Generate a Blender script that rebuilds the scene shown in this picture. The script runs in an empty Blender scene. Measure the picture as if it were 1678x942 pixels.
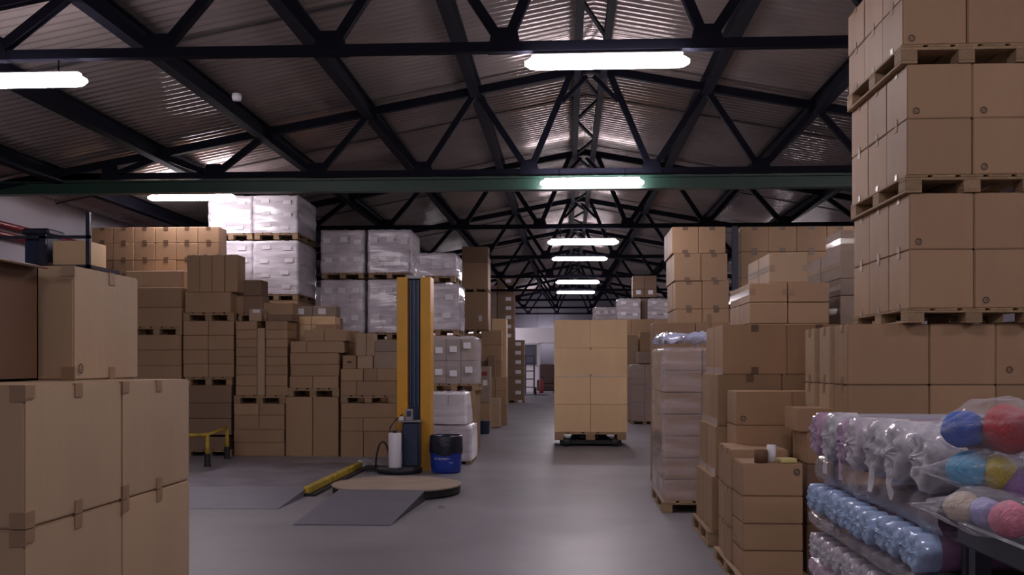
import bpy, bmesh, math, random
from mathutils import Vector, Matrix
R = random.Random(7)
sc = bpy.context.scene
COL = sc.collection

# ------------------------------------------------------------------ camera
F, VX, VY, CH = 1650.0, 929.0, 598.0, 1.5
PSI = math.atan((VX - 839.0) / F)
cam = bpy.data.cameras.new('camera')
cam.sensor_width = 36.0
cam.lens = 36.0 * F / 1678.0
cam.shift_y = (VY - 471.0) / 1678.0
cam.clip_start, cam.clip_end = 0.05, 200
co = bpy.data.objects.new('camera', cam)
COL.objects.link(co)
co.location = (0, 0, CH)
co.rotation_euler = (math.pi / 2, 0, PSI)
sc.camera = co
# ------------------------------------------------------------------ world, exposure
w = bpy.data.worlds.new('world')
sc.world = w
w.use_nodes = True
w.node_tree.nodes['Background'].inputs[0].default_value = (0.5, 0.5, 0.6, 1)
w.node_tree.nodes['Background'].inputs[1].default_value = 0.0
sc.view_settings.view_transform = 'Standard'
sc.view_settings.look = 'None'
sc.view_settings.exposure = -0.15
sc.view_settings.gamma = 1.0
LIGHT_POWER = 60.0
LIGHT_COLOUR = (1.0, 0.90, 0.97)

CS, SN = math.cos(PSI), math.sin(PSI)


def PX(px, Y):
    """world X of picture column px on the plane at distance Y"""
    u = (px - 839.0) / F
    return Y * (u * CS - SN) / (CS + u * SN)


def PZ(py, Y, X=0.0):
    return CH + (VY - py) / F * (-X * SN + Y * CS)


def AT(px, py, Y):
    x = PX(px, Y)
    return Vector((x, Y, PZ(py, Y, x)))


def FLOORY(py, z=0.0):
    return F * (CH - z) / (py - VY)


# ------------------------------------------------------------------ materials
def mat(name, col, rough=0.6, metal=0.0, spec=0.5, var=0.0, noise=0.0, nscale=8.0, bump=0.0, bscale=60.0, emit=None, emit_s=0.0,
        stretch=None, col2=None):
    m = bpy.data.materials.new(name)
    m.use_nodes = True
    nt = m.node_tree
    b = nt.nodes['Principled BSDF']
    b.inputs['Base Color'].default_value = (*col, 1)
    b.inputs['Roughness'].default_value = rough
    b.inputs['Metallic'].default_value = metal
    b.inputs['Specular IOR Level'].default_value = spec
    if emit:
        b.inputs['Emission Color'].default_value = (*emit, 1)
        b.inputs['Emission Strength'].default_value = emit_s
    tc = nt.nodes.new('ShaderNodeTexCoord')
    mp = nt.nodes.new('ShaderNodeMapping')
    nt.links.new(tc.outputs['Object'], mp.inputs[0])
    if stretch:
        mp.inputs['Scale'].default_value = stretch
    out = None
    if noise:
        n = nt.nodes.new('ShaderNodeTexNoise')
        n.inputs['Scale'].default_value = nscale
        n.inputs['Detail'].default_value = 4
        nt.links.new(mp.outputs[0], n.inputs['Vector'])
        mx = nt.nodes.new('ShaderNodeMix')
        mx.data_type = 'RGBA'
        c2 = col2 or tuple(c * (1 - noise) for c in col)
        c1 = col if col2 else tuple(min(1, c * (1 + noise)) for c in col)
        mx.inputs[6].default_value = (*c2, 1)
        mx.inputs[7].default_value = (*c1, 1)
        rp = nt.nodes.new('ShaderNodeMapRange')
        rp.inputs[1].default_value, rp.inputs[2].default_value = 0.32, 0.68
        nt.links.new(n.outputs[0], rp.inputs[0])
        nt.links.new(rp.outputs[0], mx.inputs[0])
        out = mx.outputs[2]
    if var:
        oi = nt.nodes.new('ShaderNodeObjectInfo')
        rr = nt.nodes.new('ShaderNodeMapRange')
        rr.inputs[3].default_value, rr.inputs[4].default_value = 1 - var, 1 + var
        nt.links.new(oi.outputs['Random'], rr.inputs[0])
        hs = nt.nodes.new('ShaderNodeHueSaturation')
        hs.inputs['Color'].default_value = (*col, 1)
        nt.links.new(rr.outputs[0], hs.inputs['Value'])
        if out:
            nt.links.new(out, hs.inputs['Color'])
        out = hs.outputs[0]
    if out:
        nt.links.new(out, b.inputs['Base Color'])
    if bump:
        n2 = nt.nodes.new('ShaderNodeTexNoise')
        n2.inputs['Scale'].default_value = bscale
        n2.inputs['Detail'].default_value = 3
        nt.links.new(mp.outputs[0], n2.inputs['Vector'])
        bp = nt.nodes.new('ShaderNodeBump')
        bp.inputs['Strength'].default_value = bump
        bp.inputs['Distance'].default_value = 0.02
        nt.links.new(n2.outputs[0], bp.inputs['Height'])
        nt.links.new(bp.outputs[0], b.inputs['Normal'])
    return m


def film_mat(name, col, fac, rough=0.2, bump=0.25, bscale=1.6, stretch=(1, 1, 7), lo=None, edge=0.45):
    """clear plastic: mostly see-through, the rest a glossy pale skin, thicker where it bunches"""
    m = bpy.data.materials.new(name)
    m.use_nodes = True
    nt = m.node_tree
    b = nt.nodes['Principled BSDF']
    b.inputs['Base Color'].default_value = (*col, 1)
    b.inputs['Roughness'].default_value = rough
    b.inputs['Specular IOR Level'].default_value = 0.9
    tr = nt.nodes.new('ShaderNodeBsdfTransparent')
    mx = nt.nodes.new('ShaderNodeMixShader')
    tc = nt.nodes.new('ShaderNodeTexCoord')
    mp = nt.nodes.new('ShaderNodeMapping')
    mp.inputs['Scale'].default_value = stretch
    nt.links.new(tc.outputs['Object'], mp.inputs[0])
    n = nt.nodes.new('ShaderNodeTexNoise')
    n.inputs['Scale'].default_value = bscale
    n.inputs['Detail'].default_value = 3
    nt.links.new(mp.outputs[0], n.inputs['Vector'])
    rp = nt.nodes.new('ShaderNodeMapRange')
    rp.inputs[1].default_value, rp.inputs[2].default_value = 0.3, 0.7
    rp.inputs[3].default_value, rp.inputs[4].default_value = (lo if lo is not None else fac * 0.55), min(1.0, fac * 1.45)
    nt.links.new(n.outputs[0], rp.inputs[0])
    lw = nt.nodes.new('ShaderNodeLayerWeight')
    lw.inputs['Blend'].default_value = 0.35
    ma = nt.nodes.new('ShaderNodeMath')
    ma.operation = 'MULTIPLY_ADD'
    ma.use_clamp = True
    ma.inputs[1].default_value = edge
    nt.links.new(lw.outputs['Facing'], ma.inputs[0])
    nt.links.new(rp.outputs[0], ma.inputs[2])
    nt.links.new(ma.outputs[0], mx.inputs[0])
    bp = nt.nodes.new('ShaderNodeBump')
    bp.inputs['Strength'].default_value = bump
    bp.inputs['Distance'].default_value = 0.03
    nt.links.new(n.outputs[0], bp.inputs['Height'])
    nt.links.new(bp.outputs[0], b.inputs['Normal'])
    nt.links.new(tr.outputs[0], mx.inputs[1])
    nt.links.new(b.outputs[0], mx.inputs[2])
    nt.links.new(mx.outputs[0], nt.nodes['Material Output'].inputs[0])
    return m


M = {}
M['kraft'] = mat('kraft_cardboard', (0.36, 0.222, 0.124), 0.62, var=0.10, noise=0.06, nscale=5, bump=0.08, bscale=30, stretch=(1, 1, 0.2))
M['kraft_pale'] = mat('pale_kraft_cardboard', (0.42, 0.29, 0.18), 0.6, var=0.07, noise=0.05, nscale=4, bump=0.08, bscale=30, stretch=(1, 1, 0.2))
M['kraft_gold'] = mat('golden_kraft_cardboard', (0.74, 0.515, 0.29), 0.6, var=0.06, noise=0.05, nscale=4, bump=0.06, bscale=30, stretch=(1, 1, 0.2))
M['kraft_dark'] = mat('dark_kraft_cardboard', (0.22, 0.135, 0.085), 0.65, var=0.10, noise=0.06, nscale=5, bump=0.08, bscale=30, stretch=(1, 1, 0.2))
M['kraft_grey'] = mat('greyish_cardboard', (0.30, 0.22, 0.17), 0.6, var=0.12, noise=0.07, nscale=5, bump=0.08, bscale=30)
M['brown_board'] = mat('reddish_brown_cardboard', (0.13, 0.062, 0.03), 0.65, noise=0.08, nscale=4)
M['kraft_lilac'] = mat('pale_lilac_cardboard', (0.50, 0.43, 0.45), 0.6, var=0.22, noise=0.07, nscale=5)
M['tape_dark'] = mat('dark_parcel_tape', (0.15, 0.09, 0.055), 0.35)
M['tape'] = mat('brown_parcel_tape', (0.29, 0.185, 0.11), 0.3, spec=0.6)
M['tape_clear'] = mat('clear_parcel_tape', (0.45, 0.35, 0.28), 0.12, spec=0.9)
M['label'] = mat('white_paper_label', (0.72, 0.70, 0.74), 0.5)
M['ink'] = mat('dark_print_ink', (0.07, 0.045, 0.03), 0.6)
M['wood'] = mat('pallet_wood', (0.31, 0.205, 0.115), 0.75, var=0.18, noise=0.15, nscale=6, stretch=(6, 1, 6), bump=0.1, bscale=20)
M['film'] = film_mat('stretch_film', (0.90, 0.85, 0.94), 0.46, rough=0.12, lo=0.20, edge=0.3)
M['film_light'] = film_mat('thin_stretch_film', (0.80, 0.75, 0.82), 0.27, rough=0.10, lo=0.08, edge=0.3)
M['film_bluegrey'] = film_mat('blue_grey_film', (0.52, 0.56, 0.78), 0.62, rough=0.10, bump=0.4, bscale=12, stretch=(1, 1, 1))
M['sleeve_clear'] = film_mat('thin_clear_sleeve', (0.75, 0.75, 0.82), 0.10, rough=0.08, bump=0.3, bscale=6, lo=0.03, edge=0.10)
M['sheet_grey'] = film_mat('grey_plastic_sheet', (0.50, 0.48, 0.54), 0.42, rough=0.12, bump=0.3, bscale=5, stretch=(1, 1, 1), edge=0.15)
M['film_thick'] = film_mat('thick_white_film', (0.84, 0.80, 0.86), 0.66, lo=0.45)
M['film_clear'] = film_mat('clear_bag_film', (0.80, 0.80, 0.88), 0.13, rough=0.06, bump=0.7, bscale=11, stretch=(1, 1, 1), lo=0.03, edge=0.22)
M['film_blue'] = film_mat('bluish_sleeve_film', (0.42, 0.58, 0.85), 0.62, rough=0.10, bump=0.4, bscale=12, stretch=(1, 1, 1))
M['film_grey'] = film_mat('grey_sleeve_film', (0.66, 0.64, 0.70), 0.55, rough=0.10, bump=0.4, bscale=10, stretch=(1, 1, 1))
M['film_lilac'] = film_mat('lilac_sleeve_film', (0.60, 0.45, 0.62), 0.5, rough=0.10, bump=0.4, bscale=10, stretch=(1, 1, 1))
M['steel_dark'] = mat('dark_blue_painted_steel', (0.006, 0.006, 0.013), 0.75, spec=0.12)
M['steel_purlin'] = mat('grey_blue_painted_purlin', (0.008, 0.008, 0.015), 0.8, spec=0.1)
M['green'] = mat('green_painted_steel', (0.010, 0.042, 0.028), 0.45)
M['roof'] = mat('weathered_roof_sheet', (0.33, 0.275, 0.262), 0.20, metal=0.45, spec=0.5, noise=0.12, nscale=1.2)
M['lap'] = mat('roof_lap_sealant', (0.05, 0.045, 0.045), 0.8)
M['wall_white'] = mat('white_plaster', (0.46, 0.43, 0.47), 0.85, noise=0.06, nscale=1.5)
M['wall_dark'] = mat('slate_wall_sheet', (0.10, 0.095, 0.12), 0.7, noise=0.08, nscale=1.5)
M['partition'] = mat('white_partition_panel', (0.86, 0.82, 0.88), 0.6)
M['glass_far'] = mat('greyish_window_pane', (0.10, 0.11, 0.15), 0.1, spec=0.8)
M['floor'] = mat('grey_painted_concrete', (0.205, 0.194, 0.212), 0.42, noise=0.14, nscale=0.9, bump=0.04, bscale=25, spec=0.45)
M['red'] = mat('red_painted_pipe', (0.22, 0.02, 0.03), 0.35)
M['rack_steel'] = mat('navy_rack_steel', (0.02, 0.02, 0.04), 0.5)
M['yellow'] = mat('yellow_machine_paint', (0.62, 0.30, 0.015), 0.42, noise=0.06, nscale=4)
M['yellow_bright'] = mat('yellow_safety_paint', (0.42, 0.29, 0.025), 0.55, noise=0.35, nscale=9)
M['navy'] = mat('navy_machine_paint', (0.014, 0.028, 0.065), 0.4)
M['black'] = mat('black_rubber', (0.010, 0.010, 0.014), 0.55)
M['belt'] = mat('dark_belt', (0.03, 0.065, 0.15), 0.35)
M['white_roll'] = mat('white_film_roll', (0.75, 0.72, 0.78), 0.3)
M['grey_metal'] = mat('grey_machine_metal', (0.30, 0.30, 0.33), 0.4, metal=0.4)
M['deck'] = mat('worn_steel_deck', (0.185, 0.175, 0.215), 0.4, metal=0.3, noise=0.30, nscale=2.2)
M['ramp'] = mat('grey_ramp_plate', (0.15, 0.142, 0.18), 0.5, metal=0.3, noise=0.08, nscale=3)
M['turntable'] = mat('brown_turntable_board', (0.33, 0.25, 0.185), 0.6, noise=0.10, nscale=4)
M['barrel'] = mat('blue_plastic_barrel', (0.012, 0.04, 0.30), 0.35)
M['bag_black'] = mat('black_bin_liner', (0.010, 0.012, 0.025), 0.3, bump=0.5, bscale=25)
M['notepad'] = mat('pale_yellow_notepad', (0.62, 0.55, 0.22), 0.6)
M['paper_white'] = mat('white_paper_roll', (0.75, 0.74, 0.78), 0.6)
M['diffuser'] = mat('lit_tube_diffuser', (0.9, 0.9, 0.9), 0.4, emit=LIGHT_COLOUR, emit_s=LIGHT_POWER)
M['housing'] = mat('white_lamp_housing', (0.6, 0.6, 0.62), 0.4)
M['table_steel'] = mat('dark_grey_table_steel', (0.045, 0.05, 0.065), 0.35, metal=0.4)
M['purple'] = mat('purple_fabric', (0.26, 0.10, 0.24), 0.6)
M['magenta'] = mat('magenta_fabric', (0.42, 0.11, 0.24), 0.6)
M['grey_fabric'] = mat('grey_fabric', (0.30, 0.29, 0.35), 0.6)
M['orange_far'] = mat('dark_furniture', (0.09, 0.05, 0.05), 0.6)
for n, c in dict(red=(0.36, 0.012, 0.015), dkred=(0.16, 0.015, 0.03), blue=(0.025, 0.09, 0.40), sky=(0.10, 0.36, 0.58), yellow=(0.42, 0.33, 0.02), purple=(0.24, 0.11, 0.32),
                 beige=(0.52, 0.43, 0.34), lavender=(0.36, 0.36, 0.62), pink=(0.62, 0.22, 0.30)).items():
    M['yarn_' + n] = mat(n + '_yarn', c, 0.7, noise=0.12, nscale=40, bump=0.4, bscale=60, stretch=(1, 4, 1))


# ------------------------------------------------------------------ mesh helpers
class MB:
    def __init__(s):
        s.v, s.f = [], []

    def add(s, vs, fs):
        o = len(s.v)
        s.v += [tuple(p) for p in vs]
        s.f += [tuple(i + o for i in f) for f in fs]
        return s

    def box(s, x0, x1, y0, y1, z0, z1, c=0.0):
        if c <= 0:
            vs = [(x, y, z) for z in (z0, z1) for y in (y0, y1) for x in (x0, x1)]
            fs = [(0, 2, 3, 1), (4, 5, 7, 6), (0, 1, 5, 4), (2, 6, 7, 3), (0, 4, 6, 2), (1, 3, 7, 5)]
            return s.add(vs, fs)
        c = min(c, 0.45 * min(x1 - x0, y1 - y0, z1 - z0))
        vs, ix = [], {}
        for sx in (0, 1):
            for sy in (0, 1):
                for sz in (0, 1):
                    X, Y, Z = (x0, x1)[sx], (y0, y1)[sy], (z0, z1)[sz]
                    dx, dy, dz = c * (1 - 2 * sx), c * (1 - 2 * sy), c * (1 - 2 * sz)
                    for a, p in (('x', (X, Y + dy, Z + dz)), ('y', (X + dx, Y, Z + dz)), ('z', (X + dx, Y + dy, Z))):
                        ix[(sx, sy, sz, a)] = len(vs)
                        vs.append(p)
        I = ix
        fs = []
        q = [(0, 0), (1, 0), (1, 1), (0, 1)]
        fs.append([I[(0, a, b, 'x')] for a, b in q][::-1])
        fs.append([I[(1, a, b, 'x')] for a, b in q])
        fs.append([I[(a, 0, b, 'y')] for a, b in q])
        fs.append([I[(a, 1, b, 'y')] for a, b in q][::-1])
        fs.append([I[(a, b, 0, 'z')] for a, b in q][::-1])
        fs.append([I[(a, b, 1, 'z')] for a, b in q])
        for a in (0, 1):
            for b in (0, 1):
                fs.append((I[(0, a, b, 'y')], I[(1, a, b, 'y')], I[(1, a, b, 'z')], I[(0, a, b, 'z')]))
                fs.append((I[(a, 0, b, 'x')], I[(a, 1, b, 'x')], I[(a, 1, b, 'z')], I[(a, 0, b, 'z')]))
                fs.append((I[(a, b, 0, 'x')], I[(a, b, 1, 'x')], I[(a, b, 1, 'y')], I[(a, b, 0, 'y')]))
                for cc in (0, 1):
                    fs.append((I[(a, b, cc, 'x')], I[(a, b, cc, 'y')], I[(a, b, cc, 'z')]))
        return s.add(vs, fs)

    def bar(s, p, q, w, h=None, up=(0, 0, 1)):
        p, q = Vector(p), Vector(q)
        h = h or w
        d = (q - p).normalized()
        u = Vector(up)
        if abs(d.dot(u)) > 0.98:
            u = Vector((0, 1, 0))
        a = d.cross(u).normalized()
        b = a.cross(d).normalized()
        vs = []
        for e in (p, q):
            for i, j in ((-1, -1), (1, -1), (1, 1), (-1, 1)):
                vs.append(e + a * (i * w / 2) + b * (j * h / 2))
        return s.add(vs, [(0, 1, 2, 3), (7, 6, 5, 4), (0, 4, 5, 1), (1, 5, 6, 2), (2, 6, 7, 3), (3, 7, 4, 0)])

    def tube(s, pts, r, n=8, caps=True):
        pts = [Vector(p) for p in pts]
        rs = r if isinstance(r, (list, tuple)) else [r] * len(pts)
        vs, fs = [], []
        for i, p in enumerate(pts):
            d = (pts[min(i + 1, len(pts) - 1)] - pts[max(i - 1, 0)]).normalized()
            u = Vector((0, 0, 1)) if abs(d.z) < 0.9 else Vector((0, 1, 0))
            a = d.cross(u).normalized()
            b = a.cross(d)
            for k in range(n):
                t = 2 * math.pi * k / n
                vs.append(p + (a * math.cos(t) + b * math.sin(t)) * rs[i])
        for i in range(len(pts) - 1):
            for k in range(n):
                fs.append((i * n + k, i * n + (k + 1) % n, (i + 1) * n + (k + 1) % n, (i + 1) * n + k))
        if caps:
            fs.append(tuple(range(n))[::-1])
            fs.append(tuple((len(pts) - 1) * n + k for k in range(n)))
        return s.add(vs, fs)

    def lathe(s, prof, c=(0, 0, 0), n=24, cap=True):
        vs, fs = [], []
        for r, z in prof:
            for k in range(n):
                t = 2 * math.pi * k / n
                vs.append((c[0] + r * math.cos(t), c[1] + r * math.sin(t), c[2] + z))
        for i in range(len(prof) - 1):
            for k in range(n):
                fs.append((i * n + k, i * n + (k + 1) % n, (i + 1) * n + (k + 1) % n, (i + 1) * n + k))
        if cap:
            fs.append(tuple(range(n))[::-1])
            fs.append(tuple((len(prof) - 1) * n + k for k in range(n)))
        return s.add(vs, fs)

    def mesh(s, name, m, smooth=False):
        me = bpy.data.meshes.new(name)
        me.from_pydata(s.v, [], s.f)
        bm = bmesh.new()
        bm.from_mesh(me)
        bmesh.ops.recalc_face_normals(bm, faces=bm.faces)
        bm.to_mesh(me)
        bm.free()
        me.materials.append(m)
        if smooth:
            for p in me.polygons:
                p.use_smooth = True
        return me

    def build(s, name, m, parent=None, smooth=False):
        return link(name, s.mesh(name, m, smooth), parent)


def link(name, me, parent=None, loc=None, rz=0.0):
    o = bpy.data.objects.new(name, me)
    COL.objects.link(o)
    if parent:
        o.parent = parent
    if loc is not None:
        o.location = loc
    if rz:
        o.rotation_euler.z = rz
    return o


def tag(o, label=None, cat=None, group=None, kind=None):
    if label:
        o['label'] = label
    if cat:
        o['category'] = cat
    if group:
        o['group'] = group
    if kind:
        o['kind'] = kind
    return o


def thing(name, label, cat, loc=(0, 0, 0), rz=0.0, group=None):
    return tag(link(name, None, None, loc, rz), label, cat, group)


# ------------------------------------------------------------------ setting
XL, XR, Y0, Y1 = -9.0, 9.7, -7.0, 58.0
RX, RZ, EZ = 0.35, 6.14, 4.36
SL = (RZ - EZ) / (RX - XL)


def roofz(x):
    return RZ - SL * abs(x - RX)


def build_setting():
    tag(MB().box(XL - .3, XR + .3, Y0 - .3, Y1 + .3, -0.2, 0.0).build('floor', M['floor']), kind='structure')
    tag(MB().box(XL - .3, XL, Y0, Y1, 0, EZ + .05).build('wall_left', M['wall_white']), kind='structure')
    tag(MB().box(XR, XR + .3, Y0, Y1, 0, EZ + .05).build('wall_right', M['wall_white']), kind='structure')
    for nm, ya, yb, m in (('wall_back', Y1, Y1 + .3, 'wall_dark'), ('wall_front', Y0 - .3, Y0, 'wall_white')):
        b = MB()
        pr = [(XL - .3, 0), (XR + .3, 0), (XR + .3, EZ), (RX, RZ + .05), (XL - .3, EZ)]
        b.add([(x, ya, z) for x, z in pr] + [(x, yb, z) for x, z in pr],
              [(0, 1, 2, 3, 4), (9, 8, 7, 6, 5)] + [(i, 5 + i, 5 + (i + 1) % 5, (i + 1) % 5) for i in range(5)])
        tag(b.build(nm, M[m]), kind='structure')
    # corrugated roof: sheets between the lap lines, each its own piece
    ceil = tag(link('ceiling', None), kind='structure')
    pitch, amp, per = 0.165, 0.017, 10
    edges = [Y0, -0.7, 5.3, 11.3, 17.3, 23.3, 29.3, 35.3, 41.3, 47.3, 53.3, Y1]
    cache = {}
    for side in (-1, 1):
        xe = XL - .3 if side < 0 else XR + .3
        ze = roofz(xe)
        for a, bb in zip(edges, edges[1:]):
            L = bb - a
            key = (side, round(L, 3))
            if key not in cache:
                n = int(L / pitch) * per
                vs, fs = [], []
                for i in range(n + 1):
                    y = L * i / n
                    dz = amp * math.sin(2 * math.pi * i / per)
                    vs += [(RX, y, RZ + dz + .03), (xe, y, ze + dz + .03), (RX, y, RZ + .09), (xe, y, ze + .09)]
                for i in range(n):
                    k = 4 * i
                    fs += [(k, k + 1, k + 5, k + 4), (k + 2, k + 6, k + 7, k + 3)]
                cache[key] = MB().add(vs, fs).mesh('roof_panel', M['roof'], True)
            link('roof_panel', cache[key], ceil, (0, a, 0))
        lap = None
        for y in edges[1:-1]:
            o = MB().bar((RX, y, RZ - .012), (xe, y, ze - .012), 0.05, 0.02).build('lap_strip', M['lap'], ceil)
    # far white office partition with window and doorway, standing before the slate wall
    YP = 56.0
    zt = PZ(537, YP)
    xd0, xd1 = PX(884, YP), PX(909, YP)
    xw0, xw1, zw0, zw1 = PX(852, YP), PX(881, YP), PZ(600, YP), PZ(563, YP)
    zd = PZ(562, YP)
    xa, xb = -8.95, 9.6
    wp = tag(link('wall_partition', None), kind='structure')
    b = MB()
    b.box(xa, xw0, YP, YP + .12, 0, zt).box(xw0, xw1, YP, YP + .12, 0, zw0).box(xw0, xw1, YP, YP + .12, zw1, zt)
    b.box(xw1, xd0, YP, YP + .12, 0, zt).box(xd0, xd1, YP, YP + .12, zd, zt).box(xd1, xb, YP, YP + .12, 0, zt)
    b.build('partition_panel', M['partition'], wp)
    wn = tag(link('window_1', None), kind='structure')
    MB().box(xw0, xw1, YP + .04, YP + .07, zw0, zw1).build('window_pane', M['glass_far'], wn)
    b = MB()
    for x in (xw0, xw1):
        b.box(x - .05, x + .05, YP - .03, YP + .02, zw0, zw1)
    for z in (zw0, zw1):
        b.box(xw0 - .05, xw1 + .05, YP - .03, YP + .02, z - .05, z + .05)
    b.build('window_frame', M['housing'], wn)
    dr = tag(link('door_1', None), kind='structure')
    b = MB()
    for x in (xd0, xd1):
        b.box(x - .05, x + .05, YP - .03, YP + .02, 0, zd)
    b.box(xd0 - .05, xd1 + .05, YP - .03, YP + .02, zd - .05, zd + .05)
    b.build('door_frame', M['housing'], dr)
    lampz = zt - .25
    # things seen by the doorway
    t = thing('armchair', 'dark upholstered armchair in the far office doorway', 'chair', (PX(896, 54.5), 54.5, 0))
    MB().box(-.4, .4, -.35, .4, 0.12, .45, .05).build('seat', M['orange_far'], t)
    MB().box(-.4, .4, .25, .45, .45, 1.55, .06).build('backrest', M['orange_far'], t)
    for s in (-1, 1):
        MB().box(s * .45 - .08, s * .45 + .08, -.35, .4, .1, .7, .04).build('armrest', M['orange_far'], t)
        MB().box(s * .38 - .03, s * .38 + .03, -.3, -.24, 0, .12).build('leg', M['black'], t)
        MB().box(s * .38 - .03, s * .38 + .03, .3, .36, 0, .12).build('leg', M['black'], t)
    t = thing('fire_extinguisher', 'small red fire extinguisher by the far office doorway', 'extinguisher', (PX(887, 53.8), 53.8, 0))
    MB().lathe([(.02, 0), (.11, .0), (.12, .1), (.12, .62), (.07, .74), (.03, .78)], n=12).build('tank', M['red'], t, True)
    MB().tube([(0, 0, .76), (0, -.05, .86), (.16, -.06, .80)], .025, 6).build('hose', M['black'], t)
    t = thing('hand_truck', 'grey wheeled hand truck parked beside the far labelled cartons', 'trolley', (PX(868, 50), 50, 0))
    for s in (-.22, .22):
        MB().tube([(s, 0, .05), (s, .1, 2.0)], .04, 6).build('upright', M['table_steel'], t)
        MB().lathe([(.0, -.05), (.2, -.05), (.2, .05), (.0, .05)], n=14, cap=False).build('wheel', M['black'], t).matrix_local = Matrix.Translation((s * 1.3, .1, .2)) @ Matrix.Rotation(math.pi / 2, 4, 'Y')
    for z in (.4, .8, 1.2, 1.6, 1.95):
        MB().bar((-.22, .05 * z, z), (.22, .05 * z, z), .05).build('rung', M['table_steel'], t)
    MB().box(-.25, .9, -.45, .0, .03, .06).build('toe_plate', M['table_steel'], t)


build_setting()


def build_roof_steel():
    P = 1.62
    words = ['nearest the camera, above the first lamp', 'second from the camera, above the green beam', 'third from the camera, above the third ridge lamp', 'fourth from the camera', 'fifth from the camera',
             'sixth from the camera', 'seventh from the camera', 'eighth from the camera', 'last before the slate end wall']
    c = 0.035
    for i in range(-2, 9):
        yt = 9.25 + 6.0 * i
        t = thing('roof_truss', 'dark steel roof truss, ' + (words[i] if i >= 0 else ('above the camera', 'behind the camera')[i]), 'roof truss', (RX, yt, 0), group='roof trusses')
        zb = 4.42
        apex = RZ - .16
        xl, xr = XL - RX + .02, XR - RX - .02
        MB().box(-8.5, 8.5, -.045, .045, zb - .045, zb + .045).build('bottom_chord', M['steel_dark'], t)
        for xe in (xl, xr):
            MB().bar((0, 0, apex), (xe, 0, roofz(xe + RX) - .1), .10, .12).build('top_chord', M['steel_dark'], t)
        bot = [0.92 + P * k for k in range(5)]
        top = [0.28] + [0.92 + P * (k + .5) for k in range(5)]
        tz = lambda x: RZ - SL * x - .16
        for s in (-1, 1):
            for k in range(5):
                MB().bar((s * top[k], 0, tz(top[k])), (s * bot[k], 0, zb), .09, .09).build('brace', M['steel_dark'], t)
                MB().bar((s * bot[k], 0, zb), (s * top[k + 1], 0, tz(top[k + 1])), .09, .09).build('brace', M['steel_dark'], t)
            for k in range(5):
                b = MB()
                x = s * bot[k]
                b.add([(x - .16, -.052, zb - .05), (x + .16, -.052, zb - .05), (x + .11, -.052, zb + .17), (x - .11, -.052, zb + .17),
                       (x - .16, .052, zb - .05), (x + .16, .052, zb - .05), (x + .11, .052, zb + .17), (x - .11, .052, zb + .17)],
                      [(0, 1, 2, 3), (7, 6, 5, 4), (0, 4, 5, 1), (1, 5, 6, 2), (2, 6, 7, 3), (3, 7, 4, 0)])
                b.build('gusset_plate', M['steel_dark'], t)
        MB().bar((-.05, 0, apex - .12), (-.42, 0, apex - .5), .06).build('ridge_strut', M['steel_dark'], t)
        MB().bar((.05, 0, apex - .12), (.42, 0, apex - .5), .06).build('ridge_strut', M['steel_dark'], t)
    # purlins along the roof, resting on the truss nodes
    names = ['first', 'second', 'third', 'fourth', 'fifth']
    for s, sd in ((-1, 'left'), (1, 'right')):
        for k in range(5):
            x = RX + s * (0.92 + P * (k + .5))
            z = roofz(x) - .03
            o = MB()
            o.box(-.075, .075, Y0, Y1, -.235, -.215).box(-.075, .075, Y0, Y1, -.02, 0).box(-.02, .02, Y0, Y1, -.22, -.015)
            o = o.build('roof_purlin', M['steel_purlin'])
            o.location = (x, 0, z)
            tag(o, 'long dark steel purlin, %s down the %s roof slope from the ridge' % (names[k], sd), 'purlin', 'roof purlins')
    t = thing('ridge_girder', 'twin bar lattice girder running under the roof ridge', 'girder', (RX, 0, RZ - .28))
    for s in (-1, 1):
        MB().box(s * .19 - .05, s * .19 + .05, Y0, Y1, -.06, .06).build('chord_bar', M['steel_purlin'], t)
    y = 6.0
    sgn = 1
    while y < Y1 - 1.6:
        MB().bar((-.19 * sgn, y, 0), (.19 * sgn, y + 1.5, 0), .045).build('lacing_bar', M['steel_purlin'], t)
        y += 1.5
        sgn = -sgn
    # green beam across the hall
    b = MB()
    yb, z1 = 15.25, 4.345
    b.box(XL, XR, yb - .09, yb + .09, z1 - .03, z1).box(XL, XR, yb - .09, yb + .09, z1 - .20, z1 - .17).box(XL, XR, yb - .02, yb + .02, z1 - .18, z1 - .02)
    tag(b.build('crossbeam', M['green']), 'green painted steel beam spanning the hall under the second truss', 'beam')


build_roof_steel()


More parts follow.
